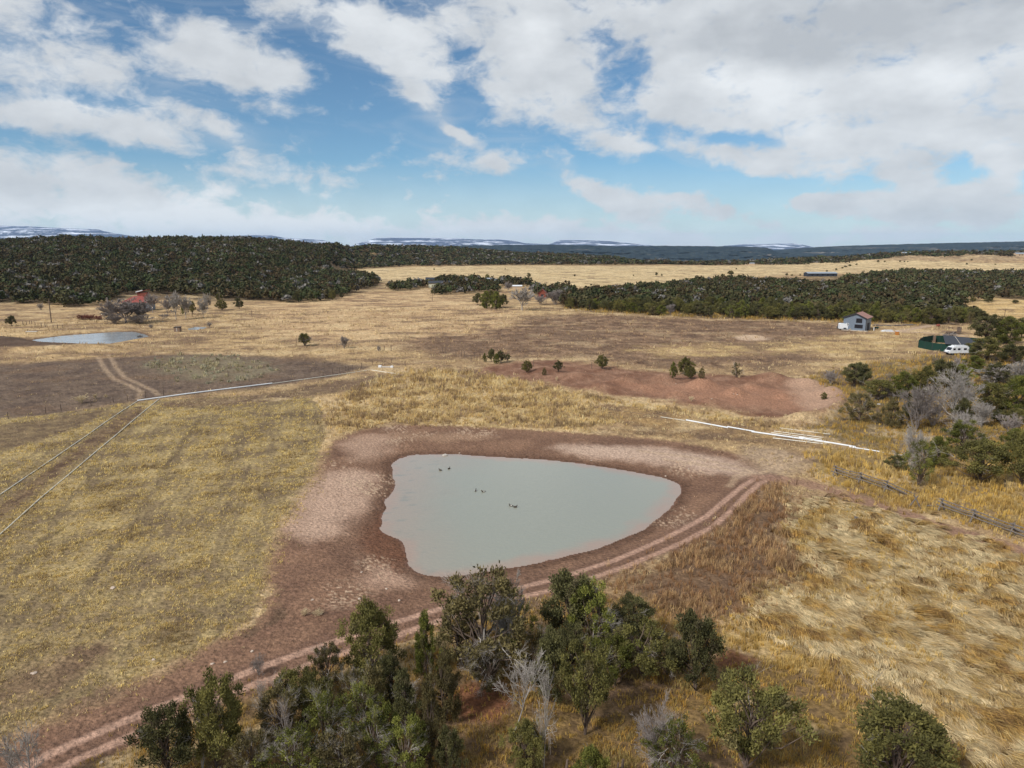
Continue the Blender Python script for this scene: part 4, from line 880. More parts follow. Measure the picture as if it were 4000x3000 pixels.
#  type: (density per m2 near, blades, height, lean, width, palette)
GT = {1: (14, 7, .17, .85, .018, srgb((226,204,146),(216,188,120),(178,156,108),(204,184,130),(232,202,128),(146,124,90)), .5),
      11: (1.6, 6, .16, .9, .018, srgb((160,140,112),(130,112,90),(184,160,122)), .2),
      10: (3, 6, .20, .8, .020, srgb((150,122,98),(176,148,116),(126,100,80),(196,168,130)), .4),
      3: (7, 10, .46, .35, .020, srgb((208,176,100),(188,152,80),(216,188,126),(150,124,72),(184,152,92)), .6),
      4: (10, 8, .62, .55, .017, srgb((150,114,82),(132,100,74),(172,136,98),(200,168,124),(116,90,68)), .5),
      5: (8, 10, .40, .45, .022, srgb((222,202,156),(208,184,136),(208,180,122),(172,146,110),(144,122,94)), .7),
      6: (4, 6, .20, .8, .022, srgb((210,188,148),(188,164,128),(164,140,112),(216,194,150)), .45),
      7: (3, 16, .30, .7, .035, srgb((168,162,140),(152,148,124),(188,174,138),(142,132,106)), .38),
      8: (12, 7, .34, .5, .017, srgb((206,172,96),(172,144,82),(136,116,74),(196,154,78),(154,136,88)), .5),
      0: (.22, 6, .16, .9, .016, srgb((178,144,116),(196,164,132),(150,120,96)), .3)}
def blades(name, label, x, y, g, scale, types, m):
    """tufts of single bent blades; each blade is a quad and a tip"""
    B, Cc = [], []
    for t in types:
        k = np.nonzero(g == t)[0]
        if not len(k): continue
        den, nb, h, lean, w, pal, cover = GT[t]
        patch = fbm(x[k], y[k], 4.5, 3, 301 + t); fine = fbm(x[k], y[k], 1.1, 2, 311 + t); keep = (patch * .6 + fine * .8 + rg.uniform(-.5, .5, len(k)) * .5) > (.32 - cover * .75)
        k = k[keep]; n = len(k)
        if not n: continue
        sc = scale[k] * (1 + .5 * np.clip(patch[keep], -.6, .8)) * rg.uniform(.6, 1.35, n)
        pc = np.clip(patch[keep] * 1.2 + .5 + rg.normal(0, .25, n), 0, .999) * (len(pal) - 1); pi = pc.astype(int)
        tc = pal[pi] * (1 - (pc - pi))[:, None] + pal[pi + 1] * (pc - pi)[:, None]; tc = tc * rg.uniform(.8, 1.15, n)[:, None]
        bx = np.repeat(x[k], nb) + rg.normal(0, .10, n * nb) * np.repeat(sc, nb); by = np.repeat(y[k], nb) + rg.normal(0, .10, n * nb) * np.repeat(sc, nb)
        bz = np.repeat(Zc[k], nb); s = np.repeat(sc, nb) * rg.uniform(.55, 1.2, n * nb); a = rg.uniform(0, 2 * np.pi, n * nb) ; hh = h * s; ln = lean * hh * rg.uniform(.2, 1.2, n * nb) + .03
        wd = w * np.repeat(scale[k], nb) * rg.uniform(.6, 1.4, n * nb)
        ca, sa = np.cos(a), np.sin(a); p0 = np.stack([bx, by, bz - .02], 1); p1 = p0 + np.stack([ca * ln * .35, sa * ln * .35, hh * .62 + .02], 1); p2 = p0 + np.stack([ca * ln, sa * ln, hh * .95], 1)
        th = rg.uniform(0, np.pi, n * nb); wv = np.stack([np.cos(th), np.sin(th), 0 * th], 1) * wd[:, None]
        B.append(np.stack([p0 - wv, p0 + wv, p1 + wv * .7, p1 - wv * .7, p2], 1)); c = np.repeat(tc, nb, 0) * rg.uniform(.85, 1.15, n * nb)[:, None]; Cc.append(np.repeat(c, 5, 0))
    if not B: return
    V = np.concatenate(B).reshape(-1, 3); n = len(V) // 5; i = np.arange(n)[:, None] * 5
    o = put(name, mesh(name, V, [i + np.array([[0, 1, 2, 3]]), i + np.array([[3, 2, 4]])], np.clip(np.concatenate(Cc) * 1.03, 0, .9)), m); tag(o, label, 'grass', kind='stuff')
    print(name, n); return o
NEARP = []
for (r0, r1, dens, sc) in ((26, 62, 24, .9), (62, 95, 15, 1.1), (95, 140, 6.5, 1.45), (140, 200, 2.2, 2.1), (200, 330, .75, 3.2)):
    n = int(dens * (r1 * r1 - r0 * r0) * .84); r = np.sqrt(rg.uniform(r0 * r0, r1 * r1, n)); a = rg.uniform(-.84, .84, n); NEARP.append((r * np.sin(a), r * np.cos(a), np.full(n, sc), dens / np.full(n, 14.)))
gx = np.concatenate([p[0] for p in NEARP]); gy = np.concatenate([p[1] for p in NEARP]); gs = np.concatenate([p[2] for p in NEARP])
_, gt = paint(gx + rg.normal(0, .9, len(gx)), gy + rg.normal(0, .9, len(gx)) * (1 + gs * .3)); wd_ = np.minimum(np.minimum(sdf(POND, gx, gy, 5), sdf(POND2, gx, gy, 5)), sdf(POND3, gx, gy, 5))
dmax = np.array([GT[t][0] if t in GT else 9 for t in range(12)]) / 14.; dmax[9] = 0; dmax[2] = 0.55
ok = (rg.uniform(0, 1, len(gx)) < dmax[gt]) & (wd_ > .5) & ~((wd_ < 3.2) & (rg.uniform(0, 1, len(gx)) < .85))
for p in (RUT1, RUT2): ok &= sdf(p, gx, gy, 2, False) > .42
gx, gy, gs, gt = gx[ok], gy[ok], gs[ok], gt[ok]; Zc = height(gx, gy)
ca, sa = math.cos(FURROW), math.sin(FURROW); fu, fv = gx * ca + gy * sa, -gx * sa + gy * ca; st = fbm(fu / 14, fv, 2.4, 3, 431) + .7 * fbm(fu / 10, fv, .8, 2, 433)
ok = ~((gt == 1) & (st > .18) & (rg.uniform(0, 1, len(gx)) < .6)); gx, gy, gs, gt, Zc = gx[ok], gy[ok], gs[ok], gt[ok], Zc[ok]
blades('field_grass', 'short dry yellow stubble grass over the field left of the pond', gx, gy, gt, gs, (1,), M_GRASS)
up_ = (gt == 2) & (fbm(gx, gy, 5, 3, 361) > .06) & (rg.uniform(0, 1, len(gx)) < .6); gt2 = np.where(up_, 3, gt)
blades('golden_grass', 'tall golden and pale bunch grass beyond and right of the pond', gx, gy, gt2, gs, (3, 5), M_GRASS)
blades('brown_weeds', 'red-brown dead weeds on the bank right of the pond', gx, gy, gt, gs, (4,), M_GRASS)
blades('meadow_grass', 'thin dry grass over the tan and brown meadows', gx, gy, gt, gs, (6, 10, 11, 0), M_GRASS)
blades('sagebrush', 'patch of grey-green sagebrush in the dark field on the left', gx, gy, gt, gs, (7,), M_GRASS)
blades('undergrowth', 'mixed dry grass and weeds growing under the junipers', gx, gy, gt, gs, (8,), M_GRASS)
# lodged straw: long blades combed over by the wind, lying in overlapping waves
k = gt == 2; sx, sy, sz, ss = gx[k], gy[k], Zc[k], gs[k]
wave = fbm(sx, sy, 2.6, 3, 331); m_ = 22
keep = rg.uniform(0, 1, len(sx)) < .75 + .5 * wave; sx, sy, sz, ss, wave = sx[keep], sy[keep], sz[keep], ss[keep], wave[keep]; n = len(sx)
ang = -1.3 + .9 * fbm(sx, sy, 9, 2, 341) + .9 * fbm(sx, sy, 2.2, 2, 343); up = sst(-.1, .45, fbm(sx, sy, 3.4, 3, 351) + .25 * fbm(sx, sy, 14, 2, 353)) * .9 + .08
A = np.repeat(ang, m_) + rg.normal(0, .28, n * m_); U = np.repeat(up, m_) * rg.uniform(.5, 1.2, n * m_); Ls = np.repeat(ss ** .6, m_) * rg.uniform(.5, 1.0, n * m_) * 1.35
bx = np.repeat(sx, m_) + rg.normal(0, .09, n * m_); by = np.repeat(sy, m_) + rg.normal(0, .09, n * m_); bz = np.repeat(sz, m_) + rg.uniform(-.02, .05, n * m_)
dx, dy = np.cos(A), np.sin(A); w = .020 * np.repeat(ss, m_) * rg.uniform(.6, 1.5, n * m_); wv = np.stack([-dy, dx, 0 * dx], 1) * w[:, None]
def pt(f, zf): return np.stack([bx + dx * Ls * f, by + dy * Ls * f, bz + Ls * zf], 1)
p0 = pt(0, 0); p1 = pt(.22, .30 * U + .10); p2 = pt(.62, .38 * U + .12); p3 = pt(.97, .12 * U + .03)
V = np.stack([p0 - wv, p0 + wv, p1 - wv, p1 + wv, p2 - wv * .8, p2 + wv * .8, p3], 1).reshape(-1, 3); i = np.arange(n * m_)[:, None] * 7
pal = srgb((228,206,162),(212,188,144),(180,154,114),(208,178,120),(200,160,94),(150,120,82)); t = np.clip(.08 + up * .7 + wave * .6 + rg.normal(0, .2, n), 0, .999) * 5; ti = t.astype(int)
c = pal[ti] * (1 - (t - ti))[:, None] + pal[ti + 1] * (t - ti)[:, None]; c = np.repeat(c * rg.uniform(.7, 1.15, n)[:, None], m_, 0) * rg.uniform(.6, 1.2, n * m_)[:, None]
o = put('lodged_straw', mesh('lodged_straw', V, [i + np.array([[0, 1, 3, 2]]), i + np.array([[2, 3, 5, 4]]), i + np.array([[4, 5, 6]])], np.repeat(c, 7, 0)), M_GRASS)
tag(o, 'pale wind-flattened straw sweeping over the slope at the lower right', 'grass', kind='stuff'); print('straw', n * m_)

# ------------------------------------------------------------------ built things
class MB:
    """collects boxes, prisms and tubes in local coordinates for one mesh"""
    def __init__(s): s.v = []; s.f = []
    def raw(s, vs, fs): o = len(s.v); s.v += [tuple(map(float, p)) for p in vs]; s.f += [tuple(i + o for i in f) for f in fs]; return s
    def box(s, x0, x1, y0, y1, z0, z1, b=0.):
        if b:
            vs = []
            for z, ins in ((z0, b), (z0 + b, 0), (z1 - b, 0), (z1, b)):
                vs += [(x0 + ins, y0 + ins, z), (x1 - ins, y0 + ins, z), (x1 - ins, y1 - ins, z), (x0 + ins, y1 - ins, z)]
            fs = [(3, 2, 1, 0), (12, 13, 14, 15)] + [(r * 4 + i, r * 4 + (i + 1) % 4, r * 4 + 4 + (i + 1) % 4, r * 4 + 4 + i) for r in range(3) for i in range(4)]
            return s.raw(vs, fs)
        return s.raw([(x0,y0,z0),(x1,y0,z0),(x1,y1,z0),(x0,y1,z0),(x0,y0,z1),(x1,y0,z1),(x1,y1,z1),(x0,y1,z1)], [(3,2,1,0),(4,5,6,7),(0,1,5,4),(1,2,6,5),(2,3,7,6),(3,0,4,7)])
    def prism(s, prof, y0, y1, axis='y'):
        n = len(prof); f = (lambda p, t: (p[0], t, p[1])) if axis == 'y' else ((lambda p, t: (t, p[0], p[1])) if axis == 'x' else (lambda p, t: (p[0], p[1], t)))
        return s.raw([f(p, y0) for p in prof] + [f(p, y1) for p in prof], [tuple(range(n)), tuple(range(2 * n - 1, n - 1, -1))] + [(i, n + i, n + (i + 1) % n, (i + 1) % n) for i in range(n)])
    def tube(s, P, r, sides=8, caps=True):
        r = [r] * len(P) if isinstance(r, (int, float)) else r; v, f = tubes([(P, r)], sides); n = len(v)
        s.raw(v, [tuple(q) for q in f] + ([tuple(range(sides)), tuple(range(n - 1, n - sides - 1, -1))] if caps else [])); return s
    def build(s, name, m, parent=None, loc=None, rz=0):
        me = bpy.data.meshes.new(name); me.from_pydata(s.v, [], s.f); me.update(); return put(name, me, m, parent, loc, rz)
def A3(px, py): x, y, z = G(px, py); return np.array([x, y, z])
M_PIPE = mat('white_pvc', lin((214,216,218)), rough=.4, noise=(1.5, .06)); M_PIPE2 = mat('dusty_pvc', lin((206,200,186)), rough=.6, noise=(2, .15)); M_DARK = mat('dark_gasket', lin((44,44,46)), rough=.7)
M_POST = mat('weathered_post', lin((104,88,76)), rough=.95, noise=(8, .3)); M_WIRE = mat('wire', lin((120,116,110)), rough=.5, metal=.6)
M_WHITE = mat('white_paint', lin((216,217,218)), rough=.4, noise=(3, .06)); M_GLASS = mat('dark_glass', lin((28,32,40)), rough=.08, spec=.6); M_BLACK = mat('black_rubber', lin((26,26,27)), rough=.8)
M_SIDING = mat('grey_corrugated_metal', lin((112,122,134)), rough=.45, noise=(2, .12)); M_ROOFR = mat('rusty_roof', lin((150,112,100)), rough=.7, noise=(1.2, .2)); M_TRIM = mat('dark_trim', lin((52,50,54)), rough=.7)
M_RROOF = mat('red_roof', lin((132,68,60)), rough=.7, noise=(1.5, .15)); M_GREEN = mat('green_shade_mesh', lin((22,54,44)), rough=.9, noise=(3, .2)); M_SHADE = mat('dark_shade_cloth', lin((58,60,66)), rough=.95, noise=(4, .15))
M_BARN = mat('dark_blue_siding', lin((48,52,60)), rough=.7, noise=(.6, .2)); M_LROOF = mat('pale_metal_roof', lin((146,152,158)), rough=.35, noise=(.7, .1)); M_CREAM = mat('cream_metal_siding', lin((206,204,180)), rough=.6, noise=(.6, .08))
M_WOODT = mat('old_planks', lin((120,100,84)), rough=.9, noise=(5, .3)); M_REDW = mat('red_brown_wood', lin((122,66,52)), rough=.8, noise=(2, .2)); M_STONE = mat('pale_stone', lin((180,162,146)), rough=.9, noise=(6, .2)); M_ORANGE = mat('orange_brown_panel', lin((170,112,54)), rough=.8)
M_CONC = mat('concrete', lin((176,168,158)), rough=.9, noise=(3, .15)); M_STEEL = mat('dull_steel', lin((120,122,124)), rough=.4, metal=.7); M_TAN = mat('tan_stucco', lin((188,164,136)), rough=.9)

def pipe(a, b, rad, m, label, group=None, sec=9.1, lift=None):
    A, B = A3(*a), A3(*b); d = B - A; ln = float(np.hypot(d[0], d[1])); rz = math.atan2(d[1], d[0]); o = empty('irrigation_pipe', tuple(A), rz); n = max(1, round(ln / sec)); P = []
    ux, uy = d[0] / ln, d[1] / ln
    for i in range(n + 1):
        t = i / n * ln; P.append((t, .05 * math.sin(i * 2.3 + rad * 50), hz(A[0] + ux * t, A[1] + uy * t) - A[2] + rad * 1.15 + (lift or 0)))
    for i in range(n):
        p, q = P[i], P[i + 1]; MB().tube([p, ((p[0] + q[0]) / 2, (p[1] + q[1]) / 2, (p[2] + q[2]) / 2), q], rad, 10).build('pipe_section', m, o)
        if i: MB().tube([(p[0] - .16, p[1], p[2]), (p[0] + .16, p[1], p[2])], rad * 1.2, 10).build('coupling', m, o)
    return tag(o, label, 'pipe', group)
G1 = 'white irrigation pipes lying on the ground'
pipe((1063,1500),(537,1567), .13, M_PIPE, 'thick white pipe running from the left corner junction to the right along the field top', G1)
pipe((1448,1447),(1063,1500), .07, M_PIPE2, 'thinner white pipe continuing the field-top pipe to its far end', G1)
pipe((537,1567),(-160,2050), .06, M_PIPE2, 'white pipe slanting down-left from the junction, upper of the two', G1)
pipe((622,1560),(-160,2220), .065, M_PIPE2, 'white pipe slanting down-left across the field, lower of the two', G1)
pipe((1452,1448),(1560,1465), .07, M_PIPE2, 'short dusty pipe turning right at the far end of the field-top pipe', G1)
G2 = 'white pipe lengths laid end to end right of the pond'
pipe((2680,1645),(2843,1674), .11, M_PIPE, 'left-most bright white pipe length above the pond road', G2)
pipe((2842,1669),(2946,1687), .1, M_PIPE, 'second white pipe length from the left, the shortest', G2)
pipe((2936,1688),(3138,1718), .115, M_PIPE, 'third white pipe length, passing through the rack of old pipes', G2)
pipe((3122,1711),(3342,1746), .115, M_PIPE, 'fourth white pipe length, right of the rack of old pipes', G2)
pipe((3318,1745),(3440,1763), .08, M_PIPE, 'fifth white pipe length, near the grass', G2)
pipe((3442,1764),(3535,1776), .05, M_PIPE, 'last thin white pipe length ending in the golden grass', G2)
pipe((2310,1589),(2573,1631), .05, M_POST, 'dusty thin pipe half hidden in grass above the pond', G2); pipe((2580,1633),(2675,1645), .05, M_PIPE2, 'dusty thin pipe joining the left-most bright length', G2)
G3 = 'old dusty pipes stacked beside the white pipe line'
pipe((3046,1670),(3243,1695), .05, M_PIPE2, 'farthest of the dusty stacked pipes, lying apart', G3); pipe((3023,1683),(3216,1709), .06, M_PIPE2, 'second farthest dusty pipe of the stack', G3)
pipe((3012,1690),(3211,1716), .07, M_PIPE2, 'dusty pipe lying just behind the bright white line', G3); pipe((3019,1712),(3229,1736), .07, M_PIPE2, 'nearest dusty pipe, in front of the bright white line', G3)
pipe((3100,1712),(3240,1731), .06, M_PIPE2, 'short dusty pipe between the nearest one and the white line', G3)
# buck-and-rail fence
def buck(mb, x, y, z, ux, uy, h=1.35, sp=.62):
    nx, ny = -uy, ux
    for s in (-1, 1): mb.tube([(x - nx * sp * s, y - ny * sp * s, z - .15), (x + nx * sp * .28 * s, y + ny * sp * .28 * s, z + h)], [.085, .07], 6)
def buckfence(bases, ends, label):
    pts = [A3(*b) for b in bases]; o = empty('rail_fence', tuple(pts[0])); loc = [p - pts[0] for p in pts]
    d = loc[-1] - loc[0]; l = np.hypot(d[0], d[1]); ux, uy = d[0] / l, d[1] / l; rf = random.Random(len(label))
    for p in loc: mb = MB(); buck(mb, *p, ux, uy); mb.build('buck', M_WGREY, o)
    seq = list(loc)
    if ends: e = A3(*ends) - pts[0]; seq.append(e + np.array([0, 0, -.75]))
    for a, b in zip(seq[:-1], seq[1:]):
        for k, (hh, side) in enumerate(((1.2, 0), (.95, -.14), (.6, -.34), (.62, .34))):
            j = rf.uniform(-.12, .12); e = (b - a) / (np.linalg.norm(b - a)) * .35; off = np.array([-uy * side, ux * side, hh]); low = np.array([0, 0, -rf.uniform(0, .15)])
            MB().tube([a - e + off, (a + b) / 2 + off + np.array([0, 0, -.06 + j * .3]), b + e + off + low], [.065, .055, .045], 6).build('rail', M_WGREY, o)
    return tag(o, label, 'fence')
buckfence([(3262,1861),(3360,1888),(3462,1920)], (3560,1940), 'weathered grey log rail fence on crossed posts, far section left of the loose crossed posts')
buckfence([(3676,1994),(3802,2036),(3954,2090),(4120,2150)], None, 'weathered grey log rail fence on crossed posts, near section reaching the right edge')
p = A3(3573,1988); mb = MB(); mb.tube([(-.62, .25, -.1), (.16, -.05, 1.45)], [.085, .07], 6); mb.tube([(.62, -.2, -.1), (-.16, .05, 1.45)], [.085, .07], 6)
tag(mb.build('crossed_posts', M_WGREY, loc=tuple(p)), 'loose pair of crossed grey posts standing between the two rail fence sections', 'fence post')
for (a, b, r, lb) in (((3708,1888),(3768,1904),.09,'grey log lying in the golden grass above the rail fence'), ((3618,1980),(3650,1981),.07,'short grey log in the grass right of the crossed posts')):
    A, B = A3(*a), A3(*b); tag(MB().tube([(0, 0, .1), tuple((B - A) / 2 + [0, 0, .12]), tuple(B - A + [0, 0, .1])], [r, r * .9, r * .6], 7).build('fallen_log', M_WGREY, loc=tuple(A)), lb, 'log')
for px, py, lb in ((3340,2033,'twin cut stump in the straw below the path'), (3392,2035,'small dark stump in the straw right of the twin stump')):
    tag(MB().tube([(0, 0, -.1), (.03, 0, .4)], [.16, .13], 7).tube([(.3, .05, -.1), (.27, .05, .32)], [.1, .08], 7).build('stump', M_WGREY, loc=tuple(A3(px, py))), lb, 'stump')
# wire fences and single posts
def wirefence(pts, h, label, r=.07, wire=True):
    P = [A3(*p) for p in pts]; o = empty('wire_fence', tuple(P[0])); L0 = [p - P[0] for p in P]
    for i, p in enumerate(L0):
        hh = h * (1 + .15 * math.sin(i * 3.1)); MB().tube([p + [0, 0, -.2], p + [.04 * math.sin(i), 0, hh]], [r, r * .85], 6).build('post', M_POST, o)
    if wire:
        mb = MB()
        for w in (.4, .72, .95): mb.tube([p + [0, 0, h * w] for p in L0], .008, 3, False)
        mb.build('wire', M_WIRE, o)
    return tag(o, label, 'fence')
def up(k): return [(x / 2.212, 850 + y / 2.212) for x, y in k]
wirefence(up([(200,925),(228,925),(258,920),(275,922),(305,930),(358,940),(392,948),(408,952),(460,960),(500,962),(545,958)]), 1.3, 'leaning wooden post fence behind the left pond', .11)
wirefence(up([(752,968),(872,950),(1005,935),(1208,922)]), 1.0, 'sparse fence posts on the far bank of the left pond')
wirefence([(1000 + x / 2.212, 850 + y / 2.212) for x, y in ((-520,1088),(-250,1000),(50,970),(230,915),(390,885),(415,880),(500,850),(620,830),(725,805),(920,768),(955,760))], 1.1, 'wire fence crossing the tan field from the left pond', .08)
wirefence([(1000 + x / 2.212, 850 + y / 2.212) for x, y in ((348,1082),(700,1115),(1108,1148),(1168,1148),(1612,1168),(1640,1170),(1728,1205),(1775,1200),(1800,1205),(1858,1240),(1890,1212),(2100,1225),(2168,1255),(2400,1285),(2900,1300))], 1.6, 'wire fence crossing the middle of the meadow above the pipe junction', .09)
wirefence([(1000 + x / 2.212, 850 + y / 2.212) for x, y in ((-240,1370),(-60,1420),(580,1375),(662,1350),(722,1340),(775,1327),(800,1325),(835,1318),(912,1300),(1005,1272),(1170,1255),(1290,1285))], 1.2, 'wire fence behind the long white pipe at the field top', .07)
wirefence([(x / 1.58, 1500 + y / 1.58) for x, y in ((-120,230),(50,215),(282,180),(377,165),(562,130),(700,110),(788,103),(898,85),(1010,70))], 1.2, 'wire fence between the dark field and the stubble field on the left', .07)
wirefence([(2030,1211),(2110,1208),(2186,1215),(2246,1214),(2320,1218),(2415,1216),(2530,1226),(2620,1232),(2740,1240),(2900,1246)], 1.2, 'wire fence along the front of the middle wood', .07)
wirefence([(3018,1245),(3100,1251),(3200,1257),(3270,1260)], 1.2, 'short wire fence along the wood left of the grey house', .07)
for px, by, ty, r, lb, nm in ((2409,1170,1108,.14,'tall pale utility pole standing in the middle wood','utility_pole'), (2133,1185,1100,.14,'bare utility pole left of the middle wood','utility_pole'), (2099,1170,1108,.12,'utility pole with a crossarm behind the pale domed tree','utility_pole'), (1689,1174,1144,.13,'short utility pole left of the dark field clump','utility_pole'), (1902,1145,1112,.12,'utility pole inside the middle clump','utility_pole'), (3624,1222,1164,.15,'tall utility pole behind the house driveway','utility_pole'), (3924,1237,1206,.13,'utility pole in the pale clearing at the right','utility_pole'), (3771,1222,1190,.12,'utility pole at the edge of the pale clearing','utility_pole'),
    (201,1262,1168,.2,'tall dead pole-like trunk standing behind the left pond','dead_tree'), (984,1236,1212,.13,'leaning pole at the edge of the tan field','utility_pole'), (859,1190,1140,.12,'utility pole in front of the left wood','utility_pole'), (3285,1682,1652,.06,'rusty steel fence post right of the pipe stack','fence_post'), (2212,3020,2968,.09,'wooden fence post at the bottom edge left of the half-seen juniper','fence_post'), (2429,3020,2966,.09,'wooden fence post at the bottom edge right of the half-seen juniper','fence_post'), (2411,3010,2980,.06,'thin leaning post at the bottom edge beside the wooden one','fence_post'), (2410,1440,1420,.05,'thin steel post beyond the red dirt','fence_post')):
    x, y, z = G(px, by); h = ztop(x, y, ty) - z; big = nm == 'utility_pole'
    if big:
        o = empty(nm, (x, y, z)); MB().tube([(0, 0, -.3), (0, 0, h)], [r, r * .7], 8).build('pole', M_POST, o); MB().box(-1.1, 1.1, -.06 - r, .06 - r, h - .55, h - .42).build('crossarm', M_POST, o)
    else: o = MB().tube([(0, 0, -.3), (.02, 0, h * .5), (.05, 0, h)], [r, r * .9, r * .7], 7).build(nm, M_POST, loc=(x, y, z))
    tag(o, lb, 'pole' if big else ('tree' if 'tree' in nm else 'post'))
# ---- grey house
hx, hy, hzz = G(3365, 1293); ca = math.atan2(-hy, -hx); H0 = empty('grey_house', (hx, hy + 3.4, hz(hx, hy + 3.4)), ca - R(13) + R(90)); tag(H0, 'small two-storey grey corrugated-metal house with a rusty gable roof', 'house')
w, d, e, rd = 3.45, 3.6, 4.3, 5.75
MB().prism([(-w, 0), (w, 0), (w, e), (0.4, rd), (-w, e)], -d, d).build('wall', M_SIDING, H0)
rb = MB()
for i in range(34): xx = -w + .1 + i * (2 * w - .2) / 33; top = (e + (rd - e) * (xx + w) / (w + .4)) if xx < .4 else (e + (rd - e) * (w - xx) / (w - .4)); rb.box(xx - .03, xx + .03, -d - .035, -d + .01, .2, top - .12)
rb.build('siding_ribs', M_SIDING, H0)
def slope(p, q, y0, y1, t=.14): return [(p[0], y0, p[1]), (q[0], y0, q[1]), (q[0], y1, q[1]), (p[0], y1, p[1]), (p[0], y0, p[1] + t), (q[0], y0, q[1] + t), (q[0], y1, q[1] + t), (p[0], y1, p[1] + t)]
BF = [(3,2,1,0),(4,5,6,7),(0,1,5,4),(1,2,6,5),(2,3,7,6),(3,0,4,7)]
rf = MB().raw(slope((.4, rd + .03), (w + .5, e - .18), -d - .5, d + .5), BF).raw(slope((-w - .5, e - .14), (.4, rd + .03), -d - .5, d + .5), BF).build('roof', M_ROOFR, H0)
MB().raw(slope((.4, rd - .12), (w + .5, e - .33), -d - .54, -d - .5, .3), BF).raw(slope((-w - .5, e - .29), (.4, rd - .12), -d - .54, -d - .5, .3), BF).build('fascia', M_TRIM, rf)
MB().box(-w - .3, w + .9, -d - .9, -d - .03, -.2, .18).build('porch_slab', M_CONC, H0)
for (x0, x1, z0, z1) in ((.55, 2.25, 2.75, 4.05), (.2, 2.55, .95, 2.0), (-2.45, -1.8, 1.55, 2.25)):
    f = MB().box(x0 - .1, x1 + .1, -d - .07, -d - .02, z0 - .1, z1 + .1).build('window', M_WHITE if x1 < 0 else M_TRIM, H0)
    MB().box(x0, x1, -d - .10, -d - .072, z0, z1).build('pane', M_GLASS, f)
MB().box(w + .01, w + .05, -1.4, 1.6, .1, 2.5).build('dark_panel', M_TRIM, H0); MB().tube([(w + .12, -d + .1, 0), (w + .12, -d + .1, e - .2)], .06, 6).build('downpipe', M_TRIM, H0)  # dark panel stands in for the shade on the side wall, no doorway there
def local(o, x, y, z=0): a = o.rotation_euler.z; return (o.location.x + x * math.cos(a) - y * math.sin(a), o.location.y + x * math.sin(a) + y * math.cos(a))
# ---- cargo trailer
def wheel(par, x, y, r=.34, wd=.22, ax='y'):
    t = MB().tube([(x, y - wd / 2, r), (x, y + wd / 2, r)], r, 16).build('wheel', M_BLACK, par); MB().tube([(x, y - wd / 2 - .02, r), (x, y + wd / 2 + .02, r)], r * .55, 12).build('rim', M_STEEL, t)
x, y, z = G(3294, 1289); t = empty('cargo_trailer', (x, y, z), R(-8)); tag(t, 'white box cargo trailer parked at the left side of the grey house', 'trailer')
MB().prism([(-1.5, .45), (1.5, .45), (1.5, 2.15), (-1.2, 2.2), (-1.5, 1.95)], -.95, .95).build('body', M_WHITE, t); MB().box(-1.5, 1.55, -.98, .98, .36, .448).build('frame', M_STEEL, t); MB().box(-2.5, -1.5, -.05, .05, .42, .5).build('tow_bar', M_STEEL, t)
wheel(t, .15, -1.05); wheel(t, .15, 1.05); MB().prism([(-.35, .62), (.65, .62), (.5, .82), (-.2, .82)], -1.16, -.96).build('fender', M_STEEL, t); MB().box(.3, 1.3, -.4, .4, 2.18, 2.28, .03).build('roof_vent', M_WHITE, t)
x, y = local(H0, -w - 1.9, .6); t = empty('utility_vehicle', (x, y, hz(x, y)), H0.rotation_euler.z + R(90)); tag(t, 'black off-road buggy parked between the cargo trailer and the grey house', 'vehicle')
MB().prism([(-1.5, .5), (1.5, .5), (1.55, .95), (.7, 1.05), (.2, 1.1), (-1.5, 1.05)], -.7, .7).build('body', M_TRIM, t); rc = MB()
for s in (-.65, .65): rc.tube([(.7, s, 1.0), (.3, s, 1.95), (-.9, s, 1.95), (-1.2, s, 1.0)], .045, 6)
rc.box(-.95, .4, -.72, .72, 1.93, 1.99); rc.build('roll_cage', M_BLACK, t); MB().box(-.5, -.1, -.6, .6, 1.05, 1.5, .05).build('seat', M_BLACK, t)
for s in (-1, 1): wheel(t, 1.05, .75 * s, .36); wheel(t, -1.05, .75 * s, .36)
# ---- camper van
x, y, z = G(3735, 1388); v = empty('camper_van', (x + .4, y + .8, z), R(6)); tag(v, 'white camper van with a roof rack, half hidden by a juniper beside the green pen', 'van')
prof = [(-2.75, .55), (-2.7, 1.0), (-2.35, 1.2), (-1.75, 2.0), (-1.5, 2.15), (2.55, 2.2), (2.75, 2.0), (2.8, .55)]
MB().prism(prof, -.98, .98).build('body', M_WHITE, v); MB().prism([(-1.2, 2.18), (2.5, 2.22), (2.4, 2.5), (-.8, 2.5)], -.8, .8).build('high_roof', M_WHITE, v)
MB().raw([(-2.31, -.85, 1.26), (-2.31, .85, 1.26), (-1.80, .85, 1.98), (-1.80, -.85, 1.98), (-2.34, -.85, 1.26), (-2.34, .85, 1.26), (-1.83, .85, 2.0), (-1.83, -.85, 2.0)], BF).build('windscreen', M_GLASS, v)
for x0, x1, nm in ((-1.65, -1.0, 'side_window'), (-.4, .35, 'side_window'), (1.3, 2.1, 'side_window')): MB().box(x0, x1, -1.0, -.985, 1.32, 1.82).build(nm, M_GLASS, v)
MB().box(.55, .58, -.99, -.983, .65, 2.1).build('door_seam', M_TRIM, v); MB().box(-.85, -.82, -.99, -.983, .65, 2.1).build('door_seam', M_TRIM, v); MB().box(-2.86, -2.72, -.9, .9, .5, .72, .03).build('bumper', M_TRIM, v)
for s in (-1, 1): wheel(v, -1.75, .86 * s, .36); wheel(v, 1.7, .86 * s, .36); MB().tube([(-2.74, .65 * s, .95), (-2.79, .65 * s, .95)], .12, 10).build('headlight', M_GLASS, v)
rk = MB()
for s in (-.7, .7): rk.tube([(-1.4, s, 2.62), (2.4, s, 2.62)], .03, 5)
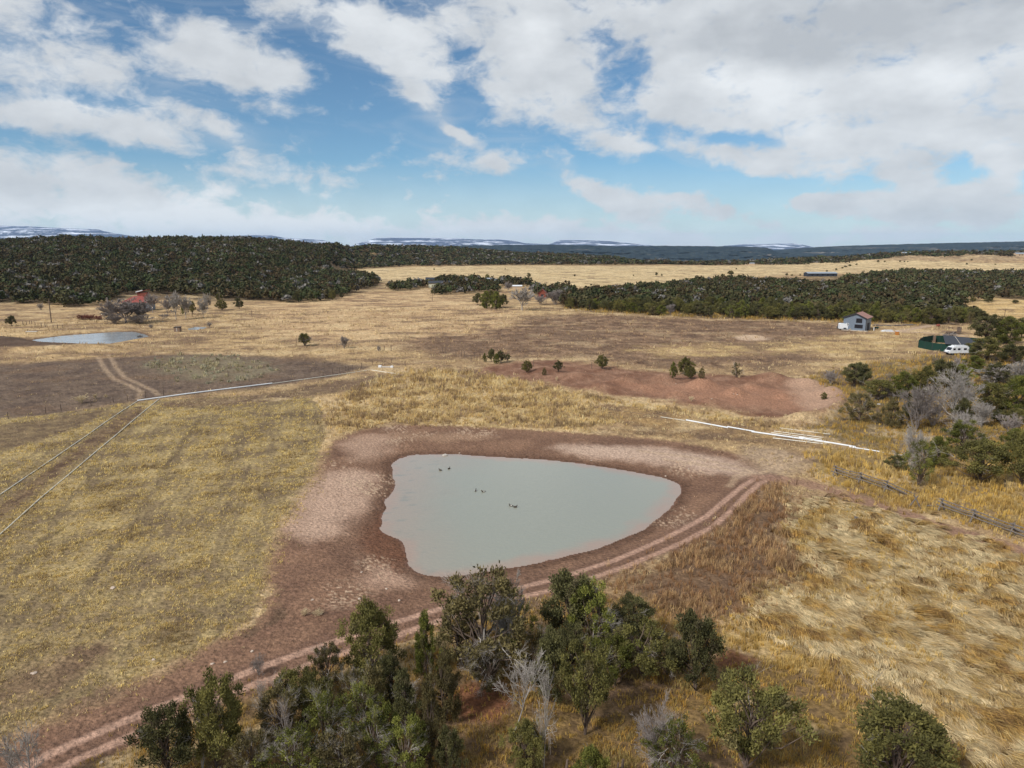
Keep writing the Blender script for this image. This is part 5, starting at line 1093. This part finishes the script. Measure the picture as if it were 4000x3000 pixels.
for q in (-1.2, 0, 1.2, 2.3): rk.tube([(q, -.7, 2.62), (q, .7, 2.62)], .025, 5); rk.tube([(q, -.7, 2.3), (q, -.7, 2.62)], .02, 5)
rk.build('roof_rack', M_TRIM, v)
# ---- green mesh pen
PB = [A3(*q) for q in ((3586,1358),(3640,1369),(3711,1376),(3800,1380),(3850,1352),(3765,1347),(3697,1341),(3640,1340),(3604,1346))]
o = empty('mesh_pen', tuple(PB[0])); tag(o, 'pen fenced with dark green mesh and partly roofed with dark shade cloth', 'pen'); LB = [q - PB[0] for q in PB]
for a, b in zip(LB, LB[1:] + LB[:1]):
    u = (b - a) / np.linalg.norm(b - a); nrm = np.array([-u[1], u[0], 0]) * .02; hh = 2.1
    MB().raw([a - nrm, b - nrm, b + nrm, a + nrm, a - nrm + [0, 0, hh], b - nrm + [0, 0, hh], b + nrm + [0, 0, hh], a + nrm + [0, 0, hh]], BF).build('mesh_panel', M_GREEN, o)
    for q in np.linspace(0, .99, 3): c = a + (b - a) * q; MB().tube([c + [0, 0, -.2], c + [0, 0, hh + .1]], .05, 6).build('post', M_TRIM, o)
a, b, c, d_ = LB[2], LB[3], LB[5], LB[6]
def lerp(p, q, t): return p + (q - p) * t
for t0, t1, nm in ((-.25, .42, 'shade_cloth'), (.45, 1.25, 'shade_cloth')):
    z0 = np.array([0, 0, 2.12]); q = [lerp(a, b, t0) + z0, lerp(a, b, t1) + z0, lerp(d_, c, t1) + z0, lerp(d_, c, t0) + z0]; MB().raw(q + [k + np.array([0, 0, .03]) for k in q], BF).build(nm, M_SHADE, o)
q0, q1 = lerp(a, b, .435) + [0, 0, 2.16], lerp(d_, c, .435) + [0, 0, 2.16]; MB().tube([q0, q1], .07, 6).build('ridge_pole', M_CONC, o)
x, y, z = G(3646, 1341); MB().box(-.35, .35, -.08, .08, 0, 2.15).build('gate', M_WOODT, o, loc=tuple(np.array([x, y - .3, z]) - PB[0]))
# ---- flatbed trailer, slabs, box, debris
x, y, z = G(3715, 1306); t = empty('flatbed_trailer', (x, y, z), R(4)); tag(t, 'weathered wooden flatbed trailer with an upright end rack behind the green pen', 'trailer')
MB().box(-2.6, 2.6, -1, 1, .6, .75).build('deck', M_WOODT, t); MB().box(-2.6, 2.6, -1.04, -1.0, .45, .95).build('side_rail', M_POST, t); MB().box(2.55, 2.65, -1, 1, .75, 2.2).box(2.2, 2.7, -.1, .1, 2.2, 2.3).build('end_rack', M_POST, t); MB().box(-4., -2.6, -.07, .07, .5, .6).build('tow_bar', M_STEEL, t)
for q in (-.5, .5): wheel(t, q, -1.12, .33); wheel(t, q, 1.12, .33)
def simple(nm, px, py, mb, m, lb, cat, rz=0): x, y, z = G(px, py); return tag(mb.build(nm, m, loc=(x, y, z), rz=rz), lb, cat)
simple('panel_stack', 3465, 1296, MB().box(-1.9, 1.9, -.6, .6, .05, .32, .03).box(-1.5, 1.4, -.4, .7, .325, .5, .03).box(-.9, 1.7, -.5, .4, .505, .62, .02), M_WHITE, 'stack of white sheets on the ground right of the grey house', 'stack')
x, y, z = G(3503, 1311); t = empty('water_heater_box', (x, y, z)); tag(t, 'orange-brown box with a white top standing in dry grass right of the grey house', 'box'); MB().box(-.45, .45, -.35, .35, 0, 1.15).build('panel', M_ORANGE, t); MB().box(-.5, .5, -.4, .4, 1.153, 1.3, .03).build('lid', M_WHITE, t)
simple('round_tank', 3424, 1284, MB().tube([(0, 0, 0), (0, 0, .55), (0, 0, .7)], [.75, .75, .5], 16), M_GREEN, 'low dark round tank at the right corner of the grey house', 'tank')
simple('marker_post', 3413, 1292, MB().tube([(0, 0, 0), (0, 0, 1.1)], .14, 8), M_WHITE, 'short white post at the right corner of the grey house', 'post')
simple('tarp_bundle', 3664, 1277, MB().tube([(-.7, 0, .35), (-.3, 0, .5), (.3, 0, .55), (.7, 0, .3)], [.2, .5, .5, .2], 10), M_REDW, 'dark reddish bundle at the end of the driveway', 'bundle')
for k, (px, py, w_, lb) in enumerate(((3455,1273,5,'long grey log lying at the wood edge behind the house, left-hand one'), (3500,1272,4,'grey log pile at the wood edge in the middle behind the house'), (3548,1270,5,'grey log lying at the wood edge, right-hand one'), (3420,1271,3,'short grey log at the wood edge next to the house'))):
    simple('log_pile', px, py, MB().tube([(-w_ / 2, 0, .2), (0, .1, .22), (w_ / 2, -.1, .2)], [.2, .22, .15], 7).tube([(-w_ / 3, .5, .2), (w_ / 2.5, .4, .25)], .17, 7), M_WGREY, lb, 'logs', .1 * k)
simple('white_barrel', 3433, 1700, MB().box(-.25, .25, -.1, .1, 0, .12, .02), M_WHITE, 'small white scrap lying at the foot of the bright olive juniper', 'scrap').location = A3(3432, 1580)
bpy.context.scene.objects['white_barrel'].name = 'white_scrap'
# concrete turnout at the field corner, slab behind the left pond, pump box
x, y, z = G(1505, 1436); t = empty('headgate', (x, y, z), R(-6)); tag(t, 'low white concrete headgate in the grass beyond the end of the long pipe', 'headgate')
MB().box(-1.6, -.9, -.3, .3, 0, .5, .03).build('left_block', M_WHITE, t); MB().box(-.9, 1.3, -.25, .2, 0, .28, .03).build('sill', M_CONC, t); MB().box(1.3, 1.9, -.3, .3, 0, .42, .03).build('right_block', M_WHITE, t)
simple('culvert_slab', 125, 1298, MB().box(-1.9, 1.9, -.5, .5, 0, .3, .08), M_CONC, 'long pale slab lying behind the left pond', 'slab')
x, y, z = G(695, 1297); t = empty('pump_house', (x, y, z)); tag(t, 'small dark plank box with a flat lid by the left pond', 'box'); MB().box(-.95, .95, -.7, .7, 0, 1.5).build('wall', M_WOODT, t); MB().box(-1.1, 1.1, -.85, .85, 1.503, 1.62).build('lid', M_TRIM, t); MB().box(-.1, .1, -.73, -.703, .1, 1.4).build('batten', M_CONC, t)
# ---- red-roofed house by the cottonwoods
x, y, z = G(527, 1214); o = empty('red_roofed_house', (x, y + 4, z), R(8)); tag(o, 'house with a red hipped roof and small upper storey behind bare cottonwoods', 'house')
MB().box(-5.4, 5.4, -4, 4, 0, 3.7).build('wall', M_SIDING, o); e, w, d = 3.65, 6.3, 4.9
MB().raw([(-w, -d, e), (w, -d, e), (w, d, e), (-w, d, e), (-1.6, 0, e + 2.6), (1.6, 0, e + 2.6)], [(0, 1, 5, 4), (1, 2, 5), (2, 3, 4, 5), (3, 0, 4), (3, 2, 1, 0)]).build('roof', M_RROOF, o)
MB().box(-.6, 3.4, .6, 3.8, 4.4, 7.6).build('upper_storey', M_REDW, o); MB().raw(slope((-1.2, 7.5), (3.8, 8.8), .2, 4.2), BF).build('upper_roof', M_RROOF, o); MB().raw(slope((-1.0, 7.75), (1.9, 8.5), .1, .6, .35), BF).build('solar_panel', M_PIPE, o)
for xx in (-4, -1.2, 1.6): f = MB().box(xx - .1, xx + 1.4, -4.06, -4.01, 1.1, 2.7).build('window', M_WHITE, o); MB().box(xx, xx + 1.3, -4.09, -4.062, 1.2, 2.6).build('pane', M_GLASS, f)
# ---- far buildings
def shed(name, px, py, W_, D_, H_, rise, rz, mw, mr, label, cat='house', dark_panel=None, along='x', ov=.4):
    x, y, z = G(px, py); o = empty(name, (x, y + D_ / 2, hz(x, y + D_ / 2) - .2), R(rz)); tag(o, label, cat)
    if along == 'x': MB().prism([(-D_ / 2, 0), (D_ / 2, 0), (D_ / 2, H_), (0, H_ + rise), (-D_ / 2, H_)], -W_ / 2, W_ / 2, 'x').build('wall', mw, o)
    else: MB().prism([(-W_ / 2, 0), (W_ / 2, 0), (W_ / 2, H_), (0, H_ + rise), (-W_ / 2, H_)], -D_ / 2, D_ / 2).build('wall', mw, o)
    a, l = (D_ / 2, W_ / 2 + ov) if along == 'x' else (W_ / 2, D_ / 2 + ov); mb = MB()
    for s in (-1, 1):
        k = ov * rise / a; q = [(s * (a + ov), H_ - k + .03), (0, H_ + rise + .03)]
        pr = [(q[0][0], q[0][1]), (q[1][0], q[1][1]), (q[1][0], q[1][1] + .18), (q[0][0], q[0][1] + .18)]; mb.prism(pr, -l, l, 'x' if along == 'x' else 'y')
    mb.build('roof', mr, o)
    for dx in dark_panel or (): f = MB().box(dx - .7, dx + .7, -D_ / 2 - .06, -D_ / 2 - .01, .9, H_ - .4).build('window', M_TRIM, o); MB().box(dx - .55, dx + .55, -D_ / 2 - .09, -D_ / 2 - .062, 1.05, H_ - .55).build('pane', M_GLASS, f)
    return o
shed('metal_barn', 1712, 1124, 14, 10, 3.2, 1.3, 8, M_CREAM, M_SHADE, 'long cream metal barn with a dark roof in the middle clump of trees', 'barn')
shed('ranch_house', 1688, 1106, 10, 7, 2.8, 1.4, 5, M_REDW, M_BARN, 'dark red house just behind the cream metal barn', 'house', (-2, 2))
shed('long_barn', 3212, 1080, 28, 9, 3.0, 1.1, 4, M_BARN, M_LROOF, 'long dark blue barn with a pale roof in the far field', 'barn', (-10, -5, 0, 5, 10))
shed('cabin', 2120, 1166, 4.5, 5, 2.8, 2.2, -6, M_REDW, M_RROOF, 'small dark red gabled cabin left of the middle wood', 'cabin', (0,), 'y')
shed('white_roofed_shed', 2419, 1166, 6, 4, 2.8, .8, 10, M_SIDING, M_WHITE, 'white-roofed shed below the tall utility pole in the wood', 'shed'); shed('white_roofed_shed', 2453, 1169, 5.5, 4, 2.6, .9, -14, M_SIDING, M_WHITE, 'tilted white-roofed shed right of the other one in the wood', 'shed')
shed('white_roofed_shed', 2020, 1130, 6, 4, 2.2, .5, 0, M_TAN, M_WHITE, 'white-roofed shed behind the big pale domed tree', 'shed'); shed('small_house', 1940, 1107, 7, 5, 2.4, 1, 8, M_TAN, M_LROOF, 'small house with a pale roof at the right end of the middle clump', 'house', (0,)); shed('small_house', 1912, 1103, 5, 4, 2.6, .8, -5, M_SIDING, M_LROOF, 'grey-roofed house inside the middle clump', 'house', (0,))
x, y, z = G(2402, 1188); t = empty('white_pickup', (x, y, z), R(20)); tag(t, 'white pickup truck parked among the trees below the white-roofed sheds', 'truck')
MB().prism([(-2.6, .5), (2.6, .5), (2.6, 1.15), (-.4, 1.15), (-2.6, 1.05)], -.95, .95).build('body', M_WHITE, t); MB().prism([(-1.2, 1.15), (.9, 1.15), (.8, 1.8), (-.7, 1.8)], -.85, .85).build('cab', M_WHITE, t); MB().prism([(-1.05, 1.25), (.75, 1.25), (.68, 1.7), (-.65, 1.7)], -.87, .87).build('side_window', M_GLASS, t)
for s in (-1, 1): wheel(t, -1.7, .85 * s, .38); wheel(t, 1.7, .85 * s, .38)
for px, py, W_, lb in ((3495,994,24,'left-most pale house on the far right rise'), (3545,998,18,'low tan house between two pale ones on the far rise'), (3674,993,30,'long pale-roofed house in the middle of the far rise'), (3806,996,18,'pale green-roofed house on the far rise'), (3992,1000,20,'pale house at the right edge of the far rise')):
    shed('hilltop_house', px, py, W_, 9, 4.2, 1.8, 0, M_TAN, M_LROOF, lb, 'house', (-4, 0, 4))
shed('white_farmhouse', 3083, 1032, 9, 7, 3.6, 1.8, 12, M_WHITE, M_WHITE, 'white house under the dark wood at the far end of the field', 'house', (-2, 2)); shed('far_sheds', 2930, 1036, 14, 6, 3, 1, 0, M_TAN, M_LROOF, 'low row of tan sheds in front of the far wood', 'shed')
# ---- ducks
M_DUCKB = mat('duck_brown', lin((70,60,50)), rough=.8); M_DUCKW = mat('duck_white', lin((215,212,205)), rough=.8); M_DUCKH = mat('duck_head', lin((30,38,34)), rough=.6)
def duck(px, py, rz, label, white=True):
    x, y = P0(px, py, WZ); o = empty('duck', (x, y, WZ), R(rz))
    def blob(nm, pts, rad, m):
        q = MB().tube(pts, rad, 10); b = q.build(nm, m, o); [setattr(f, 'use_smooth', True) for f in b.data.polygons]; return b
    blob('body', [(-.30, 0, .10), (-.24, 0, .10), (-.1, 0, .08), (.08, 0, .07), (.2, 0, .09), (.26, 0, .12)], [.01, .06, .13, .14, .1, .03], M_DUCKB)
    blob('neck', [(.17, 0, .12), (.22, 0, .2), (.24, 0, .26)], [.06, .045, .045], M_DUCKH); hd = blob('head', [(.19, 0, .28), (.22, 0, .29), (.27, 0, .29), (.32, 0, .27)], [.02, .06, .055, .02], M_DUCKH); blob('bill', [(.31, 0, .27), (.38, 0, .255)], [.022, .012], M_ORANGE)
    if white:
        for s in (-1, 1): blob('flank', [(-.18, .07 * s, .12), (-.05, .10 * s, .13), (.08, .08 * s, .12)], [.02, .06, .02], M_DUCKW)
    else:
        for s in (-1, 1): blob('wing', [(-.22, .07 * s, .14), (-.05, .10 * s, .15), (.1, .08 * s, .13)], [.015, .055, .02], M_DUCKB)
    blob('tail', [(-.28, 0, .11), (-.40, 0, .17)], [.05, .012], M_DUCKB); o.scale = (.8, .8, .8); return tag(o, label, 'duck')
duck(1720,1838,150,'farther left duck of the pair at the top left of the pond', False); duck(1754,1832,60,'right duck of the pair at the top left of the pond', False)
duck(1858,1918,80,'upright-looking duck with a white breast, left of the middle pair'); duck(1888,1922,190,'duck with a white rump, right of the middle pair')
duck(1996,1977,160,'brown duck with tail raised, left of the nearest pair'); duck(2013,1982,20,'dark round duck, right of the nearest pair', False)
# ---- stones
def stone(px, py, s, lb, m=M_STONE, flat=.5, z0=None):
    r_ = np.random.RandomState(int(px * 7 + py)); x, y, z = G(px, py)
    me = bpy.data.meshes.new('stone'); import bmesh; bm = bmesh.new(); bmesh.ops.create_icosphere(bm, subdivisions=2, radius=1)
    for v in bm.verts: n_ = 1 + .25 * math.sin(v.co.x * 3 + px) * math.cos(v.co.y * 4 + py) + r_.normal(0, .05); v.co = (v.co.x * s * n_ * 1.3, v.co.y * s * n_, v.co.z * s * flat * n_)
    bm.to_mesh(me); bm.free(); return tag(put('stone', me, m, loc=(x, y, (z if z0 is None else z0) + s * flat * .3), rz=px), lb, 'stone')
stone(442,2295,.2,'white stone lying alone in a dark patch of the left stubble field', flat=.35); stone(132,2630,.16,'small white stone near the dirt road at the lower left'); stone(1738,1781,.33,'pinkish stone at the far water edge', M_CONC, z0=WZ)
GS = 'small pale stones scattered on the bare ground'
for px, py in ((880,2582),(830,2590),(985,2540),(1255,2395),(1790,2180),(1220,2340),(1405,2338),(1560,2345),(1412,2234),(2690,1835),(2650,1800),(1795,1770),(2310,1800),(3265,1950),(3255,2005),(3560,1996),(2866,1538),(2880,1540),(2640,1500),(2780,1560),(600,2575),(395,2975),(1000,2600),(1510,2300),(2600,1860)): stone(px, py, .11, 'small pale stone ' + ('beside the dirt road' if py > 2300 and px < 2000 else 'on the dirt jumps' if py < 1600 else 'beside the path to the rail fence' if px > 3200 else 'on the pond bank'), flat=.6)['group'] = GS + (' by the road' if py > 2300 and px < 2000 else ' of the dirt jumps' if py < 1600 else ' by the path' if px > 3200 else ' round the pond')
# ------------------------------------------------------------------ haze
hz_me = MB().box(-34000, 34000, -34000, 34000, -98, 560).build('haze', None); tag(hz_me, 'thin pale air haze over the whole landscape', 'haze', kind='stuff')
m = bpy.data.materials.new('thin_air'); m.use_nodes = True; nt = m.node_tree; nt.nodes.clear(); pv = N('ShaderNodeVolumePrincipled'); oo = N('ShaderNodeOutputMaterial')
pv.inputs['Color'].default_value = (.5, .72, 1, 1); pv.inputs['Density'].default_value = 2.6e-5; pv.inputs['Anisotropy'].default_value = .1; L(pv.outputs[0], oo.inputs['Volume']); hz_me.data.materials.append(m)
